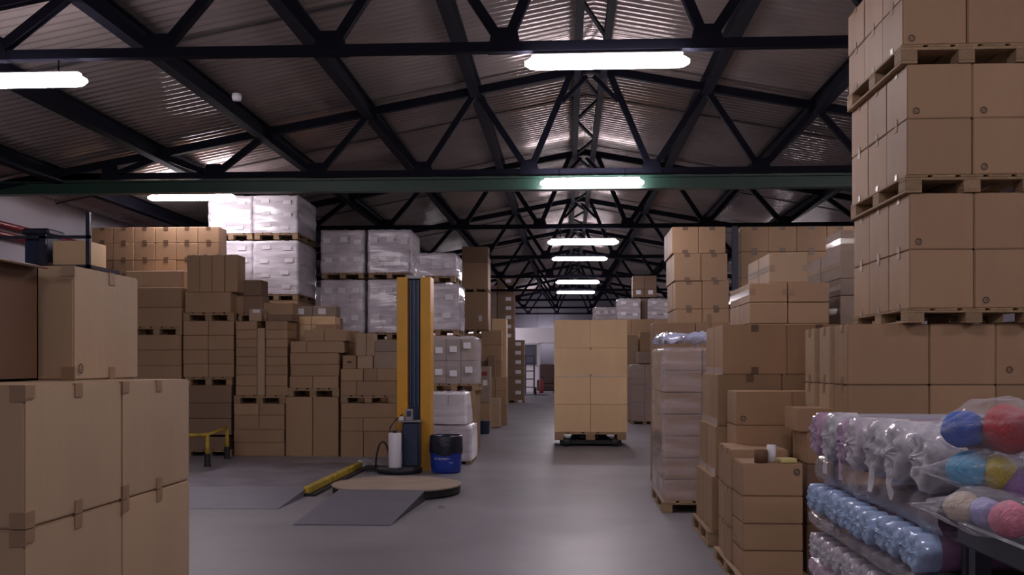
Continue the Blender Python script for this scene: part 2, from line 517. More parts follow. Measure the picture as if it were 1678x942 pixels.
def lamp(x, y, z, L, label, top=4.375):
    t = thing('fluorescent_lamp', label, 'lamp', (x, y, z), group='fluorescent lamps under the trusses')
    b = MB()
    n = 10
    prof = []
    for sx, r in ((-L / 2, .35), (-L / 2 + .05, .85), (-L / 2 + .11, 1), (L / 2 - .11, 1), (L / 2 - .05, .85), (L / 2, .35)):
        ring = []
        for k in range(n):
            a = 2 * math.pi * k / n
            ring.append((sx, .085 * r * math.cos(a), .055 * r * math.sin(a)))
        prof.append(ring)
    vs = [p for ring in prof for p in ring]
    fs = [(i * n + k, i * n + (k + 1) % n, (i + 1) * n + (k + 1) % n, (i + 1) * n + k) for i in range(5) for k in range(n)]
    fs += [tuple(range(n))[::-1], tuple(5 * n + k for k in range(n))]
    b.add(vs, fs).build('diffuser', M['diffuser'], t, True)
    MB().box(-L / 2 + .06, L / 2 - .06, -.045, .045, .05, .085, .01).build('housing', M['housing'], t)
    for s in (-1, 1):
        h = max(.09, top - z)
        if y in (17.1, 54.4, 53.0, 57.0):
            h = roofz(x + s * L * .32) - z
        pts = [(s * L * .32, 0, .07), (s * L * .32, 0, h + .01)] if abs(y - 15.0) > .01 else [(s * L * .32, 0, .07), (s * L * .32, 0, h + .03), (s * L * .32, .22, h + .03)]
        MB().tube(pts, .008, 6).build('hanger', M['steel_dark'], t)


lamp(PX(994.5, 9.25), 9.25, PZ(103.5, 9.25), 1.50, 'lit fluorescent lamp, largest and nearest on the ridge line')
zz = PZ(300, 15.0)
lamp(PX(970, 15.0), 15.0, zz, 1.53, 'lit fluorescent lamp under the ridge in front of green beam')
for px, py, y, l, nm in ((955.5, 397, 21.25, 1.48, 'third'), (949.5, 424, 27.25, 1.48, 'fourth'), (946.5, 462.5, 33.25, 1.42, 'fifth'), (943.5, 479, 39.25, 1.46, 'sixth and farthest')):
    lamp(PX(px, y), y, PZ(py, y), l, 'lit fluorescent lamp, %s along the ridge line' % nm, 4.40)
lamp(PX(15, 9.25), 9.25, PZ(134, 9.25, -5.2), 1.5, 'lit fluorescent lamp cut off at the left picture edge')
lamp(PX(314, 17.1), 17.1, PZ(318.5, 17.1, -6.3) - .05, 1.53, 'lit fluorescent lamp beside the glaring film wrapped pallet tower')
# the same lamps go on behind the camera and over the right-hand bay (out of frame or behind cartons); unseen far-end pairs are added to brighten the partition
xtra = ['over the camera on the ridge line', 'behind the camera on the ridge line', 'over the pale cartons close to the camera', 'behind the camera on the white wall side', 'over the yarn table', 'behind the camera on the table side',
        'hidden behind the pallet tower, second truss' , 'hidden behind the pallet tower beside green beam', 'hidden behind the high taped row', 'added at far end to brighten partition, behind the taped tower', 'added at far end to brighten partition, behind the mast stacks',
        'added to brighten far end, hidden behind the taped tower, eighth truss', 'added to brighten far end, hidden behind the mast stacks, eighth truss', 'added by the partition to brighten it, behind taped tower', 'added by the partition to brighten it, behind the mast stacks', 'added before the partition to brighten it, behind taped tower', 'added before the partition to brighten it, behind the mast stacks', 'lighting the room behind the far doorway']
for q, (x, y) in enumerate(((0.35, 3.25), (0.35, -2.75), (-5.3, 3.25), (-5.3, -2.75), (5.9, 3.25), (5.9, -2.75), (5.9, 9.25), (6.0, 15.0), (6.0, 27.25), (6.2, 51.25), (-4.9, 51.25), (6.5, 45.25), (-5.0, 45.25), (6.6, 54.4), (-5.0, 54.4), (6.5, 53.0), (-5.0, 53.0), (-1.2, 57.0))):
    lamp(x, y, 3.3 if y == 57.0 else 4.25 if y != 15.0 else 4.2, 1.5, 'lit fluorescent lamp ' + xtra[q])


# ------------------------------------------------------------------ cartons
CM = {}


def carton_mesh(wd, dp, ht, m, soft=False):
    k = (round(wd, 3), round(dp, 3), round(ht, 3), m, soft)
    if k in CM:
        return CM[k]
    if not soft:
        me = MB().box(-wd / 2, wd / 2, 0, dp, 0, ht, 0.007).mesh('cardboard_box', M[m])
    else:
        bm = bmesh.new()
        bmesh.ops.create_cube(bm, size=1.0)
        bmesh.ops.subdivide_edges(bm, edges=bm.edges, cuts=5, use_grid_fill=True)
        rr = random.Random(int(wd * 1000 + ht * 7777 + dp * 333))
        a = [rr.uniform(.001, .0045) for _ in range(6)]
        for v in bm.verts:
            x, y, z = v.co * 2
            q = lambda s, t: (1 - s * s) * (1 - t * t)
            dx = (a[0] if x > .99 else -a[1] if x < -.99 else 0) * q(y, z)
            dy = (a[2] if y > .99 else -a[3] if y < -.99 else 0) * q(x, z)
            dz = (a[4] * .5 if z > .99 else 0) * q(x, y)
            v.co = Vector((x / 2 * wd + dx, y / 2 * dp + dp / 2 + dy, z / 2 * ht + ht / 2 + dz))
        es = [e for e in bm.edges if len(e.link_faces) == 2 and e.calc_face_angle(0) > 1.0]
        bmesh.ops.bevel(bm, geom=es, offset=.006, segments=2, affect='EDGES')
        me = bpy.data.meshes.new('cardboard_box')
        bm.to_mesh(me)
        bm.free()
        me.materials.append(M[m])
        for p in me.polygons:
            p.use_smooth = True
        me.set_sharp_from_angle(angle=math.radians(25))
    CM[k] = me
    return me


PM = {}


def piece(name, sx, sy, sz, m, parent, loc):
    k = (name, round(sx, 3), round(sy, 3), round(sz, 3), m)
    if k not in PM:
        PM[k] = MB().box(-sx / 2, sx / 2, -sy / 2, sy / 2, -sz / 2, sz / 2).mesh(name, M[m])
    return link(name, PM[k], parent, loc)


def ring_mark(parent, x, y, z, r, axis='f'):
    k = ('ring', round(r, 3), axis)
    if k not in PM:
        b = MB()
        n = 14
        vs, fs = [], []
        for rad in (r, r * .68):
            for i in range(n):
                a = 2 * math.pi * i / n
                vs.append((rad * math.cos(a), 0, rad * math.sin(a)) if axis == 'f' else (0, rad * math.cos(a), rad * math.sin(a)))
        for i in range(n):
            fs.append((i, (i + 1) % n, n + (i + 1) % n, n + i))
        b.add(vs, fs)
        if axis == 'f':
            b.add([(-r * .4, 0, -r * .1), (-r * .1, 0, -r * .45), (r * .5, 0, r * .5), (r * .35, 0, r * .5), (-r * .1, 0, -r * .15)], [(0, 1, 2, 3, 4)])
        else:
            b.add([(0, -r * .4, -r * .1), (0, -r * .1, -r * .45), (0, r * .5, r * .5), (0, r * .35, r * .5), (0, -r * .1, -r * .15)], [(0, 1, 2, 3, 4)])
        PM[k] = b.mesh('printed_mark', M['ink'])
    return link('printed_mark', PM[k], parent, (x, y, z))


def carton(x0, x1, y0, y1, z0, z1, label, m='kraft', group=None, soft=False, jit=0.003, marks=(), name='cardboard_box'):
    """one carton; marks: ('ft'|'fb'|'lt'|'lb'|'rt'|'rb', u) tape tabs on front / left / right, top or bottom edge; ('fl', u, v) white label; ('fr', u, v) print; ('fband', v) tape band"""
    wd, dp, ht = x1 - x0, y1 - y0, z1 - z0
    me = carton_mesh(wd - .006, dp - .006, ht - .003, m, soft)
    j = lambda: R.uniform(-jit, jit)
    o = link(name, me, None, ((x0 + x1) / 2 + j(), y0 + .003 + j(), z0), R.uniform(-.25, .25) * jit)
    tag(o, label, 'carton', group)
    W, D, H = wd - .006, dp - .006, ht - .003
    e = .004 if soft else 0.002
    for mk in marks:
        c = mk[0]
        if c in ('ft', 'fb'):
            hh = mk[2] if len(mk) > 2 else .06
            piece('tape', mk[3] if len(mk) > 3 else .05, .004 + e, hh, 'tape_dark' if len(mk) > 3 else 'tape', o, (mk[1] * W, -e / 2, H - hh / 2 if c == 'ft' else hh / 2))
        elif c in ('lt', 'lb', 'rt', 'rb'):
            hh = mk[2] if len(mk) > 2 else .06
            s = -1 if c[0] == 'l' else 1
            piece('tape', .004 + e, .05, hh, 'tape', o, (s * (W / 2 + e / 2 - .001), D * (.5 + mk[1]), H - hh / 2 if c[1] == 't' else hh / 2))
        elif c == 'fl':
            piece('shipping_label', mk[3] if len(mk) > 3 else .1, .004, mk[4] if len(mk) > 4 else .07, 'label', o, (mk[1] * W, -.001, mk[2] * H))
        elif c == 'rl':
            piece('shipping_label', .004, .1, .08, 'label', o, (W / 2 + .001, D * (.5 + mk[1]), mk[2] * H))
        elif c == 'fr':
            ring_mark(o, mk[1] * W, -.006 if soft else -.003, mk[2] * H, .022)
        elif c == 'rr':
            ring_mark(o, W / 2 + .006, D * (.5 + mk[1]), mk[2] * H, .020, 'r')
        elif c == 'fband':
            piece('tape', W * .99, .004, .06, 'tape_clear', o, (0, -.001, mk[1] * H))
        elif c == 'lband':
            piece('tape', .004, D * .99, .06, 'tape_clear', o, (-W / 2 - .001, D / 2, mk[1] * H))
        elif c == 'fcorner':
            for s in (-1, 1):
                piece('tape', .05, .004, .06, 'tape', o, (s * (W / 2 - .028), -.001, mk[1] * H))
        elif c == 'thole':
            piece('hand_hole', .07, .004, .035, 'ink', o, (0, -.001, mk[1] * H))
    return o


ORD = ['top', 'second', 'third', 'fourth', 'fifth', 'sixth', 'seventh', 'eighth', 'ninth', 'tenth']


def roww(i, n):
    if n == 1:
        return ''
    if i == n - 1:
        return 'bottom row'
    return ORD[i] + ' row'


def colw(j, n):
    if n == 1:
        return ''
    if n == 2:
        return ('left', 'right')[j]
    if n == 3:
        return ('left', 'middle', 'right')[j]
    return ['first', 'second', 'third', 'fourth', 'fifth', 'sixth', 'seventh', 'eighth'][j] + ' from left'


def depw(k, n):
    if n == 1:
        return ''
    if n == 2:
        return ('front', 'rear')[k]
    return ('front', 'mid-depth', 'rear')[k] if n == 3 else ('front', 'second deep', 'third deep', 'rear')[k]


def stack(xs, Y, zs, desc, adj='brown carton', depth=.4, nd=1, m='kraft', group=None, soft=False, marks=None, jit=.003, override=None, xw=False, inset=None, rows_word=None):
    """rows of cartons. xs: picture columns of the seams on the front plane Y; zs: heights from top to bottom (metres); override {row: seams}"""
    n = len(zs) - 1
    for i in range(n):
        e = (override or {}).get(i, xs)
        X = list(e) if xw else [PX(p, Y) for p in e]
        c = len(X) - 1
        for j in range(c):
            for k in range(nd):
                words = [w for w in (roww(i, n), colw(j, c), depw(k, nd)) if w]
                lab = adj + (', ' + ' '.join(words) if words else '') + ', ' + desc
                mk = marks(i, j, k) if marks else ()
                dx = inset[i] if inset else 0
                carton(X[j] + dx, X[j + 1] + dx, Y + k * depth, Y + (k + 1) * depth, zs[i + 1], zs[i], lab, m(i, j, k) if callable(m) else m, group or 'cartons, ' + desc, soft, jit, mk)


def ZS(ys, Y, xref=None):
    X = PX(xref, Y) if xref is not None else 0.0
    return [PZ(y, Y, X) for y in ys]


def pallet(x0, x1, y0, y1, z0, z1, label, group='wooden pallets', boards=5):
    t = thing('wooden_pallet', label, 'pallet', ((x0 + x1) / 2, y0, z0), 0, group)
    W, D, H = x1 - x0, y1 - y0, z1 - z0
    a = H * .15
    bw = W * .17
    for k in range(boards):
        x = -W / 2 + bw / 2 + (W - bw) * k / (boards - 1)
        link('top_board', _pm('top_board', bw, D, a), t, (x, 0, H - a))
    for y in (0, D / 2 - .07, D - .14):
        link('stringer_board', _pm('stringer_board', W, .14, a), t, (0, y, H - 2 * a))
    for x in (-W / 2 + bw * .37, 0, W / 2 - bw * .37):
        w2 = bw * .74
        for y in (0, D / 2 - .07, D - .14):
            link('block', _pm('block', w2, .14, H - 3 * a), t, (x, y, a))
        link('bottom_board', _pm('bottom_board', w2, D, a), t, (x, 0, 0))
    return t


def _pm(name, sx, sy, sz):
    k = (name, round(sx, 3), round(sy, 3), round(sz, 3))
    if k not in PM:
        PM[k] = MB().box(-sx / 2, sx / 2, 0, sy, 0, sz, .003).mesh(name, M['wood'])
    return PM[k]


def support(x0, x1, y0, y1, ztop, desc, zb=0.0):
    """plain big cartons on a floor pallet, carrying what stands in view above them"""
    n = max(1, round(ztop / 1.0))
    for i in range(n):
        carton(x0, x1, y0, y1, zb + (ztop - zb) * i / n, zb + (ztop - zb) * (i + 1) / n, 'large plain carton, %s, hidden underneath ' % ('lowest', 'second up', 'third up', 'fourth up', 'fifth up')[i] + desc, 'kraft', 'hidden cartons underneath ' + desc)


# ---- near left stack beside the camera (aisle face on the plane X = -1.62)
def near_left():
    XF = -1.612
    seams = [2.92, 3.58, 4.24]
    names = {0: 'nearer', 1: 'farther'}
    zt = [1.443, 1.010, .577, .144]
    for i in range(3):
        rw = ('top', 'middle', 'bottom')[i]
        for k in range(2):
            mk = [('rt', 0.0, .045), ('rb', 0.0, .045), ('rt', -.46, .04), ('rb', -.46, .05), ('ft', .47, .05), ('fb', .47, .05)]
            carton(XF - .62, XF, seams[k], seams[k + 1], zt[i + 1], zt[i], 'large pale carton, %s, %s row of the stack close to the camera' % (names[k], rw), 'kraft_pale',
                   'large pale cartons close to the camera', True, .003, mk)
    pallet(XF - .60, XF - .02, 2.95, 4.2, 0, .144, 'wooden pallet carrying the large pale cartons close to the camera')
    # carton on top, set back, with one open flap
    xr = -1.865
    o = carton(xr - .62, xr, 3.72, 4.30, 1.443, 1.443 + .437, 'large pale carton with a ring mark, alone on top of the near stack', 'kraft_pale', None, True, .0,
               [('rt', .05, .05), ('rb', .05, .05), ('rr', -.42, .10), ('ft', .47, .04), ('fb', .47, .05)])
    # open reddish carton in front of it
    x1 = -1.962
    y0, y1, z0, z1 = 3.02, 3.64, 1.443, 1.868
    t = thing('open_box', 'reddish brown open carton with raised flap beside large pale carton', 'carton', ((x1 - .3), y0, z0))
    h, wdt, dp, th = z1 - z0, .60, y1 - y0, .008
    xa, xb = -.3, .3
    b = MB()
    b.box(xa, xb, 0, dp, 0, th).box(xa, xa + th, 0, dp, 0, h).box(xb - th, xb, 0, dp, 0, h).box(xa, xb, 0, th, 0, h).box(xa, xb, dp - th, dp, 0, h)
    b.build('body', M['brown_board'], t)
    f = MB()
    f.bar((xb - .01, dp * .5, h + .002), (xb + .045, dp * .5, h - .012), dp - .03, .006, up=(0, 0, 1))
    f.build('flap', M['brown_board'], t)
    f = MB()
    f.bar((xa, dp * .5, h), (xa - .16, dp * .5, h + .05), dp - .03, .006)
    f.build('flap', M['brown_board'], t)
    # body of cartons under both, behind the aisle-facing ones
    support(-2.95, -2.24, 3.0, 4.25, 1.443, 'the open reddish carton')


near_left()


# ---- wall of pallets along the left, front faces about 16 m away
def left_wall():
    Y = 16.3
    D = .58
    G = lambda ys: ZS(ys, Y, 450)

    def floor_pal(xa, xb, zt, lab):
        pallet(PX(xa, Y), PX(xb, Y), Y, Y + .86, 0, zt, lab)
    # column 0 (partly behind the near cartons)
    z = G([470, 503, 535]); zl = G([548, 573, 599, 625])
    stack([214, 298], Y, z, 'upper tier of stack behind lone near carton', 'wide brown carton', D)
    stack([206, 301], Y + .25, [G([440])[0], z[0]], 'lying over the stack behind lone near carton', 'pale lidded carton', D, m='kraft_pale')
    pallet(PX(214, Y), PX(298, Y), Y, Y + .86, zl[0], z[-1], 'wooden pallet inside the stack behind lone near carton')
    stack([214, 297], Y, zl, 'lower tier of stack behind lone near carton', 'wide brown carton', D)
    z2 = G([640])[0]
    support(PX(214, Y), PX(297, Y), Y, Y + .8, zl[-1], 'stack behind lone near carton')
    # column 1
    z = G([478, 512]); zp = G([525])
    stack([303, 378], Y, z, 'under the four upright cartons', 'one wide flat carton', D)
    stack([306, 327, 347, 368, 389], Y + .02, [G([416])[0], z[0]], 'on the wide flat carton', 'tall upright carton', .42, marks=lambda i, j, k: [('ft', 0, .02)])
    stack([376, 399], Y + .30, G([482, 512]), 'beside the wide flat carton under upright cartons', 'square brown carton', .4)
    stack([390, 428], Y + .36, G([455, 482, 512]), 'leaning group right of the four upright cartons', 'brown carton', .4, m='kraft_dark', override={1: [399, 430]})
    pallet(PX(300, Y), PX(383, Y), Y, Y + .86, zp[0], z[1], 'wooden pallet carrying the four upright cartons')
    pallet(PX(384, Y), PX(432, Y), Y + .2, Y + 1.0, zp[0], z[1], 'narrow wooden pallet beside the one carrying four upright cartons')
    stack([300, 341, 383], Y, G([525, 549, 573, 596, 618]), 'middle tier behind yellow barrier stack', 'brown carton', D)
    zl = G([631])[0]
    pallet(PX(303, Y), PX(380, Y), Y, Y + .86, zl, G([618])[0], 'wooden pallet under the middle tier above yellow barrier')
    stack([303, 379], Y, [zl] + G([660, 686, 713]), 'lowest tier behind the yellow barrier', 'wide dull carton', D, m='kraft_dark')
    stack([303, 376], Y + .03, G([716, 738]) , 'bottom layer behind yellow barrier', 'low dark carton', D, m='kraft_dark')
    pallet(PX(303, Y), PX(379, Y), Y, Y + .86, 0, G([738])[0], 'wooden floor pallet behind the yellow barrier')
    # column 2
    zs = G([526, 540, 555, 569, 584, 599, 614, 632, 648])
    stack([386, 421], Y, zs, 'pile left of slim upright carton', 'flat brown carton', D)
    stack([435, 471], Y, zs, 'pile right of slim upright carton', 'flat brown carton', D)
    stack([421, 434], Y + .01, [G([537])[0], G([648])[0]], 'slim and upright between two piles of flat cartons', 'tall brown carton', .5, m='kraft_pale')
    stack([438, 478], Y + .05, [G([514])[0], zs[0]], 'topmost over the right pile of flat cartons', 'dark brown carton', .5, m='kraft_dark')
    stack([407, 428], Y + .05, [G([505])[0], zs[0]], 'with white paper, over the left pile of flat cartons', 'small pale carton', .4, m='kraft_pale', marks=lambda i, j, k: [('fl', .1, .8, .12, .05)])
    stack([428, 480], Y + .42, G([493, 514, 526]), 'behind the small pale carton', 'brown carton', .5)
    pallet(PX(383, Y), PX(468, Y), Y, Y + .86, G([661])[0], zs[-1], 'wooden pallet under the two piles of flat cartons')
    stack([383, 424, 466], Y, G([661, 680, 704, 725, 748]), 'below the two piles of flat cartons', 'brown carton', D, override={2: [383, 466], 3: [383, 466]})
    pallet(PX(383, Y), PX(466, Y), Y, Y + .86, 0, max(.02, G([748])[0]), 'wooden floor pallet below the two piles of flat cartons')
    # column 3
    zs = G([559, 578, 597, 616, 636])
    stack([475, 555], Y, zs, 'tier above the two big plain cartons', 'flat wide carton', D, override={3: [474, 512, 554], 0: [475, 502, 562]})
    stack([499, 531, 566], Y + .05, [G([540])[0], zs[0]], 'on the flat wide cartons left of wrapping machine', 'brown carton', .45)
    stack([518, 551], Y + .42, G([529, 540, 559]), 'behind the pair on the flat wide cartons', 'low brown carton', .45)
    stack([490, 510, 549], Y + .7, G([515, 529, 559]), 'behind and above the flat wide cartons', 'orange-brown carton', .4, m='kraft_gold')
    stack([478, 512, 550], Y + .75, G([497, 515]), 'dusty pair in front of the wrapped pallets', 'grey wrapped carton', .38, m='kraft_grey', marks=lambda i, j, k: [('fl', -.1, .5, .13, .1)])
    support(PX(478, Y + .9), PX(550, Y + .9), Y + 1.16, Y + 1.5, G([515])[0], 'the grey wrapped pair')
    pallet(PX(470, Y), PX(555, Y), Y, Y + .86, G([650])[0], zs[-1], 'wooden pallet on the two big plain cartons')
    stack([468, 512, 554], Y, G([650, 749]), 'standing on the floor beneath the flat wide cartons', 'big plain carton', D)
    pallet(PX(468, Y), PX(554, Y), Y, Y + .86, 0, max(.02, G([749])[0]), 'wooden floor pallet under the two big plain cartons')
    # column 4
    zs = G([604, 624, 648])
    stack([558, 595, 618, 648], Y, zs, 'two rows nearest the yellow mast', 'brown carton', D, override={1: [558, 584, 648]})
    stack([561, 584], Y + .05, [G([582])[0], zs[0]], 'with dark hand hole, left of yellow mast', 'small carton', .4, marks=lambda i, j, k: [('thole', .5)])
    stack([585, 610], Y + .03, [G([583])[0], zs[0]], 'between the hand hole carton and yellow mast', 'small square carton', .4, m='kraft_pale')
    stack([612, 650], Y + .1, G([558, 576, 604]), 'next to the upper part of yellow mast', 'brown carton', .45, m='kraft_grey')
    stack([583, 600, 613], Y + .04, [G([546])[0], G([583])[0]], 'standing on two small cartons', 'upright pale carton', .3, m='kraft_pale')
    stack([556, 582], Y + .5, G([540, 562, 604]), 'in the gap behind the hand hole carton', 'brown carton', .4)
    pallet(PX(558, Y), PX(648, Y), Y, Y + .86, G([660])[0], zs[-1], 'wooden pallet just left of the yellow mast')
    stack([558, 595, 648], Y, G([660, 684, 706, 752]), 'floor tier just left of the yellow mast', 'brown carton', D, override={0: [558, 648]})
    # the second row behind: rows of cartons on the racking by the white wall
    Yr = 17.2
    zr = ZS([372, 398, 426, 452, 478], Yr, 240)
    stack([150, 185, 220, 254, 289, 324, 359], Yr, zr, 'high wall of taped cartons behind', 'taped brown carton', .4, marks=lambda i, j, k: [('ft', 0, .05, .08), ('fb', 0, .05, .08)])
    support(PX(150, Yr), PX(342, Yr), Yr, Yr + .6, zr[-1], 'the high wall of taped cartons')


left_wall()


# ---- stretch-wrapped pallets
def wrapped(x0, x1, y0, y1, z0, z1, label, rows, cols, deep, film='film', labels=True, m='kraft_lilac', group='film wrapped pallet loads', bulge=.012, taper=0.0, seed=1, rag=True):
    t = thing('wrapped_load', label, 'wrapped load', ((x0 + x1) / 2, y0, z0), 0, group)
    W, D, H = x1 - x0, y1 - y0, z1 - z0 - .032
    rr = random.Random(seed)
    for i in range(rows):
        s = 1 - taper * i / max(1, rows - 1)
        for j in range(cols):
            for k in range(deep):
                if cols > 2 and deep > 2 and 0 < j < cols - 1 and 0 < k < deep - 1:
                    continue
                cw, cd, ch = W * s / cols, D * s / deep, H / rows
                c = link('inner_carton', carton_mesh(cw - .012, cd - .012, ch - .008, m), t, (-W * s / 2 + cw * (j + .5), D / 2 - D * s / 2 + cd * k + .006, ch * i))
                if labels and k == 0:
                    piece('shipping_label', min(.15, cw * .5), .004, min(.10, ch * .3), 'label', t, (-W * s / 2 + cw * (j + .5) + rr.uniform(-.1, .1) * cw, -bulge - .018 + D * (1 - s) / 2, ch * i + ch * rr.uniform(.4, .65)))
    # film skin: rings of points round the load, pulled in and out by the turns of film
    nx, ny, nz = 14, 14, max(10, rows * 6)
    pts, fs = [], []
    n = 2 * (nx + ny)
    for iz in range(nz + 1):
        v = iz / nz
        s = 1 - taper * v
        z = H * v
        for k in range(n):
            if k < nx:
                u, w2 = k / nx, 0
            elif k < nx + ny:
                u, w2 = 1, (k - nx) / ny
            elif k < 2 * nx + ny:
                u, w2 = 1 - (k - nx - ny) / nx, 1
            else:
                u, w2 = 0, 1 - (k - 2 * nx - ny) / ny
            e = bulge + rr.uniform(0, .003) + .004 * math.sin(v * rows * 2 * math.pi + u * 3 + w2 * 2)
            px = (u - .5) * (W * s + 2 * e)
            py = (w2 - .5) * (D * s + 2 * e) + D / 2
            pts.append((px, py, max(0, min(H, z + .010 * math.sin(u * 7 + w2 * 5 + iz)))))
    for iz in range(nz):
        for k in range(n):
            fs.append((iz * n + k, iz * n + (k + 1) % n, (iz + 1) * n + (k + 1) % n, (iz + 1) * n + k))
    c = len(pts)
    if rag:
        for k in range(n):
            x, y, z = pts[nz * n + k]
            pts.append((x * .8, D / 2 + (y - D / 2) * .8, H + .01 + rr.uniform(0, .02)))
        for k in range(n):
            fs.append((nz * n + k, nz * n + (k + 1) % n, c + (k + 1) % n, c + k))
    MB().add(pts, fs).build('stretch_film', M[film], t, True)
    return t


def wrapped_pallets():
    # big glaring tower
    Y = 18.3
    x0, xm, x1 = PX(343, Y), PX(415, Y), PX(488, Y)
    z = ZS([318, 382, 392, 482, 492], Y, 415)
    for a, b, nm in ((x0, xm - .02, 'left'), (xm + .02, x1, 'right')):
        wrapped(a, b, Y, Y + 1.3, z[1], z[0], 'film wrapped load, upper %s, under the left lamp glare' % nm, 3, 2, 3, 'film_thick', seed=2)
        pallet(a, b, Y, Y + 1.3, z[2], z[1], 'wooden pallet between two wrapped loads, %s side of tower' % nm)
        wrapped(a, b, Y, Y + 1.3, z[3], z[2], 'film wrapped load, lower %s, of the glaring tower' % nm, 4, 2, 3, 'film_thick', seed=3)
        pallet(a, b, Y, Y + 1.3, z[4], z[3], 'wooden pallet beneath the %s half of the glaring tower' % nm)
    support(x0, x1, Y, Y + 1.3, z[4], 'the glaring wrapped tower')
    # two columns left of the mast
    Y = 19.2
    z = ZS([374, 408, 447, 456, 545, 556], Y, 610)
    for a, b, nm in ((PX(527, Y), PX(596, Y), 'beside glaring tower'), (PX(604, Y), PX(672, Y), 'behind yellow mast')):
        wrapped(a, b, Y, Y + 1.2, z[2], z[0], 'film wrapped load, upper of the column ' + nm, 2, 3, 2, seed=5)
        pallet(a, b, Y, Y + 1.2, z[3], z[2], 'wooden pallet between wrapped loads in the column ' + nm)
        wrapped(a, b, Y, Y + 1.2, z[4], z[3], 'film wrapped load, lower of the column ' + nm, 2, 3, 2, seed=6)
        pallet(a, b, Y, Y + 1.2, z[5], z[4], 'wooden pallet beneath wrapped column ' + nm)
        support(a, b, Y, Y + 1.2, z[5], 'wrapped column ' + nm)
    # right of the mast
    Y = 18.2
    z = ZS([412, 452, 462, 540, 549], Y, 730)
    a, b = PX(684, Y), PX(746, Y)
    wrapped(a, b, Y, Y + 1.1, z[1], z[0], 'single film wrapped layer topping column right of yellow mast', 1, 3, 2, seed=8)
    pallet(a, b, Y, Y + 1.1, z[2], z[1], 'wooden pallet under the single wrapped layer right of mast')
    wrapped(a, b + .05, Y, Y + 1.1, z[3], z[2], 'film wrapped load with bright edge right of yellow mast', 2, 2, 2, seed=9)
    pallet(a, b + .05, Y, Y + 1.1, z[4], z[3], 'wooden pallet above the cartons with white labels')
    support(a, b, Y, Y + 1.1, z[4], 'the wrapped column right of mast')
    # cartons with white labels
    Y = 16.5
    z = ZS([549, 590, 629, 640], Y, 745)
    wrapped(PX(707, Y), PX(779, Y), Y, Y + 1.0, z[2], z[0], 'wrapped brown load with large white labels above white bundle', 2, 3, 2, 'film_light', m='kraft_grey', seed=10)
    pallet(PX(705, Y), PX(783, Y), Y, Y + 1.0, z[3], z[2], 'wooden pallet under the load with large white labels')
    support(PX(707, Y), PX(779, Y), Y, Y + 1.0, z[3], 'the load with large white labels')
    # white bundles
    Y = 15.15
    z = ZS([641, 695, 755], Y, 742)
    wrapped(PX(704, Y), PX(763, Y), Y, Y + .85, z[1], z[0], 'white film bundle, upper, behind the blue barrel', 1, 2, 2, 'film_thick', False, 'label', seed=12, taper=.14, bulge=.03)
    wrapped(PX(704, Y), PX(771, Y), Y, Y + .9, z[2], z[1], 'white film bundle, lower, behind the blue barrel', 1, 2, 2, 'film_thick', False, 'label', seed=13, bulge=.02)
    pallet(PX(704, Y), PX(772, Y), Y, Y + .95, 0, z[2], 'wooden pallet under white bundles behind the blue barrel')
    # tall wrapped column on the right of the aisle
    Y = 10.3
    zt, zb = PZ(566, Y), PZ(820, Y)
    a = PX(1088, Y)
    wrapped(a, a + .78, Y, Y + 1.25, zb, zt, 'tall film wrapped column of cartons on pallet right of aisle', 7, 2, 3, 'film_light', False, 'kraft', seed=20)
    pallet(a - .02, a + .80, Y - .02, Y + 1.27, 0, zb, 'wooden pallet under the tall wrapped column right of aisle')
    # ruffled film bunch on top
    b = MB()
    n = 40
    rr = random.Random(4)
    rings = []
    for i, (s, dz) in enumerate(((1.01, 0), (1.03, .05), (.9, .09), (.75, .06), (.6, .10), (.35, .08))):
        rings.append([((.39 * s + rr.uniform(-.02, .02)) * max(-1, min(1, 1.35 * math.cos(2 * math.pi * k / n))),
                       (.62 * s + rr.uniform(-.02, .02)) * max(-1, min(1, 1.35 * math.sin(2 * math.pi * k / n))), dz + rr.uniform(-.02, .03)) for k in range(n)])
    fs = [(i * n + k, i * n + (k + 1) % n, (i + 1) * n + (k + 1) % n, (i + 1) * n + k) for i in range(5) for k in range(n)]
    o = b.add([p for r_ in rings for p in r_], fs).build('film_sheet', M['film_bluegrey'], None, True)
    o.location = (a + .39, Y + .62, zt + .03)
    tag(o, 'crumpled bluish film sheet bunched on the tall wrapped column', 'film')


wrapped_pallets()


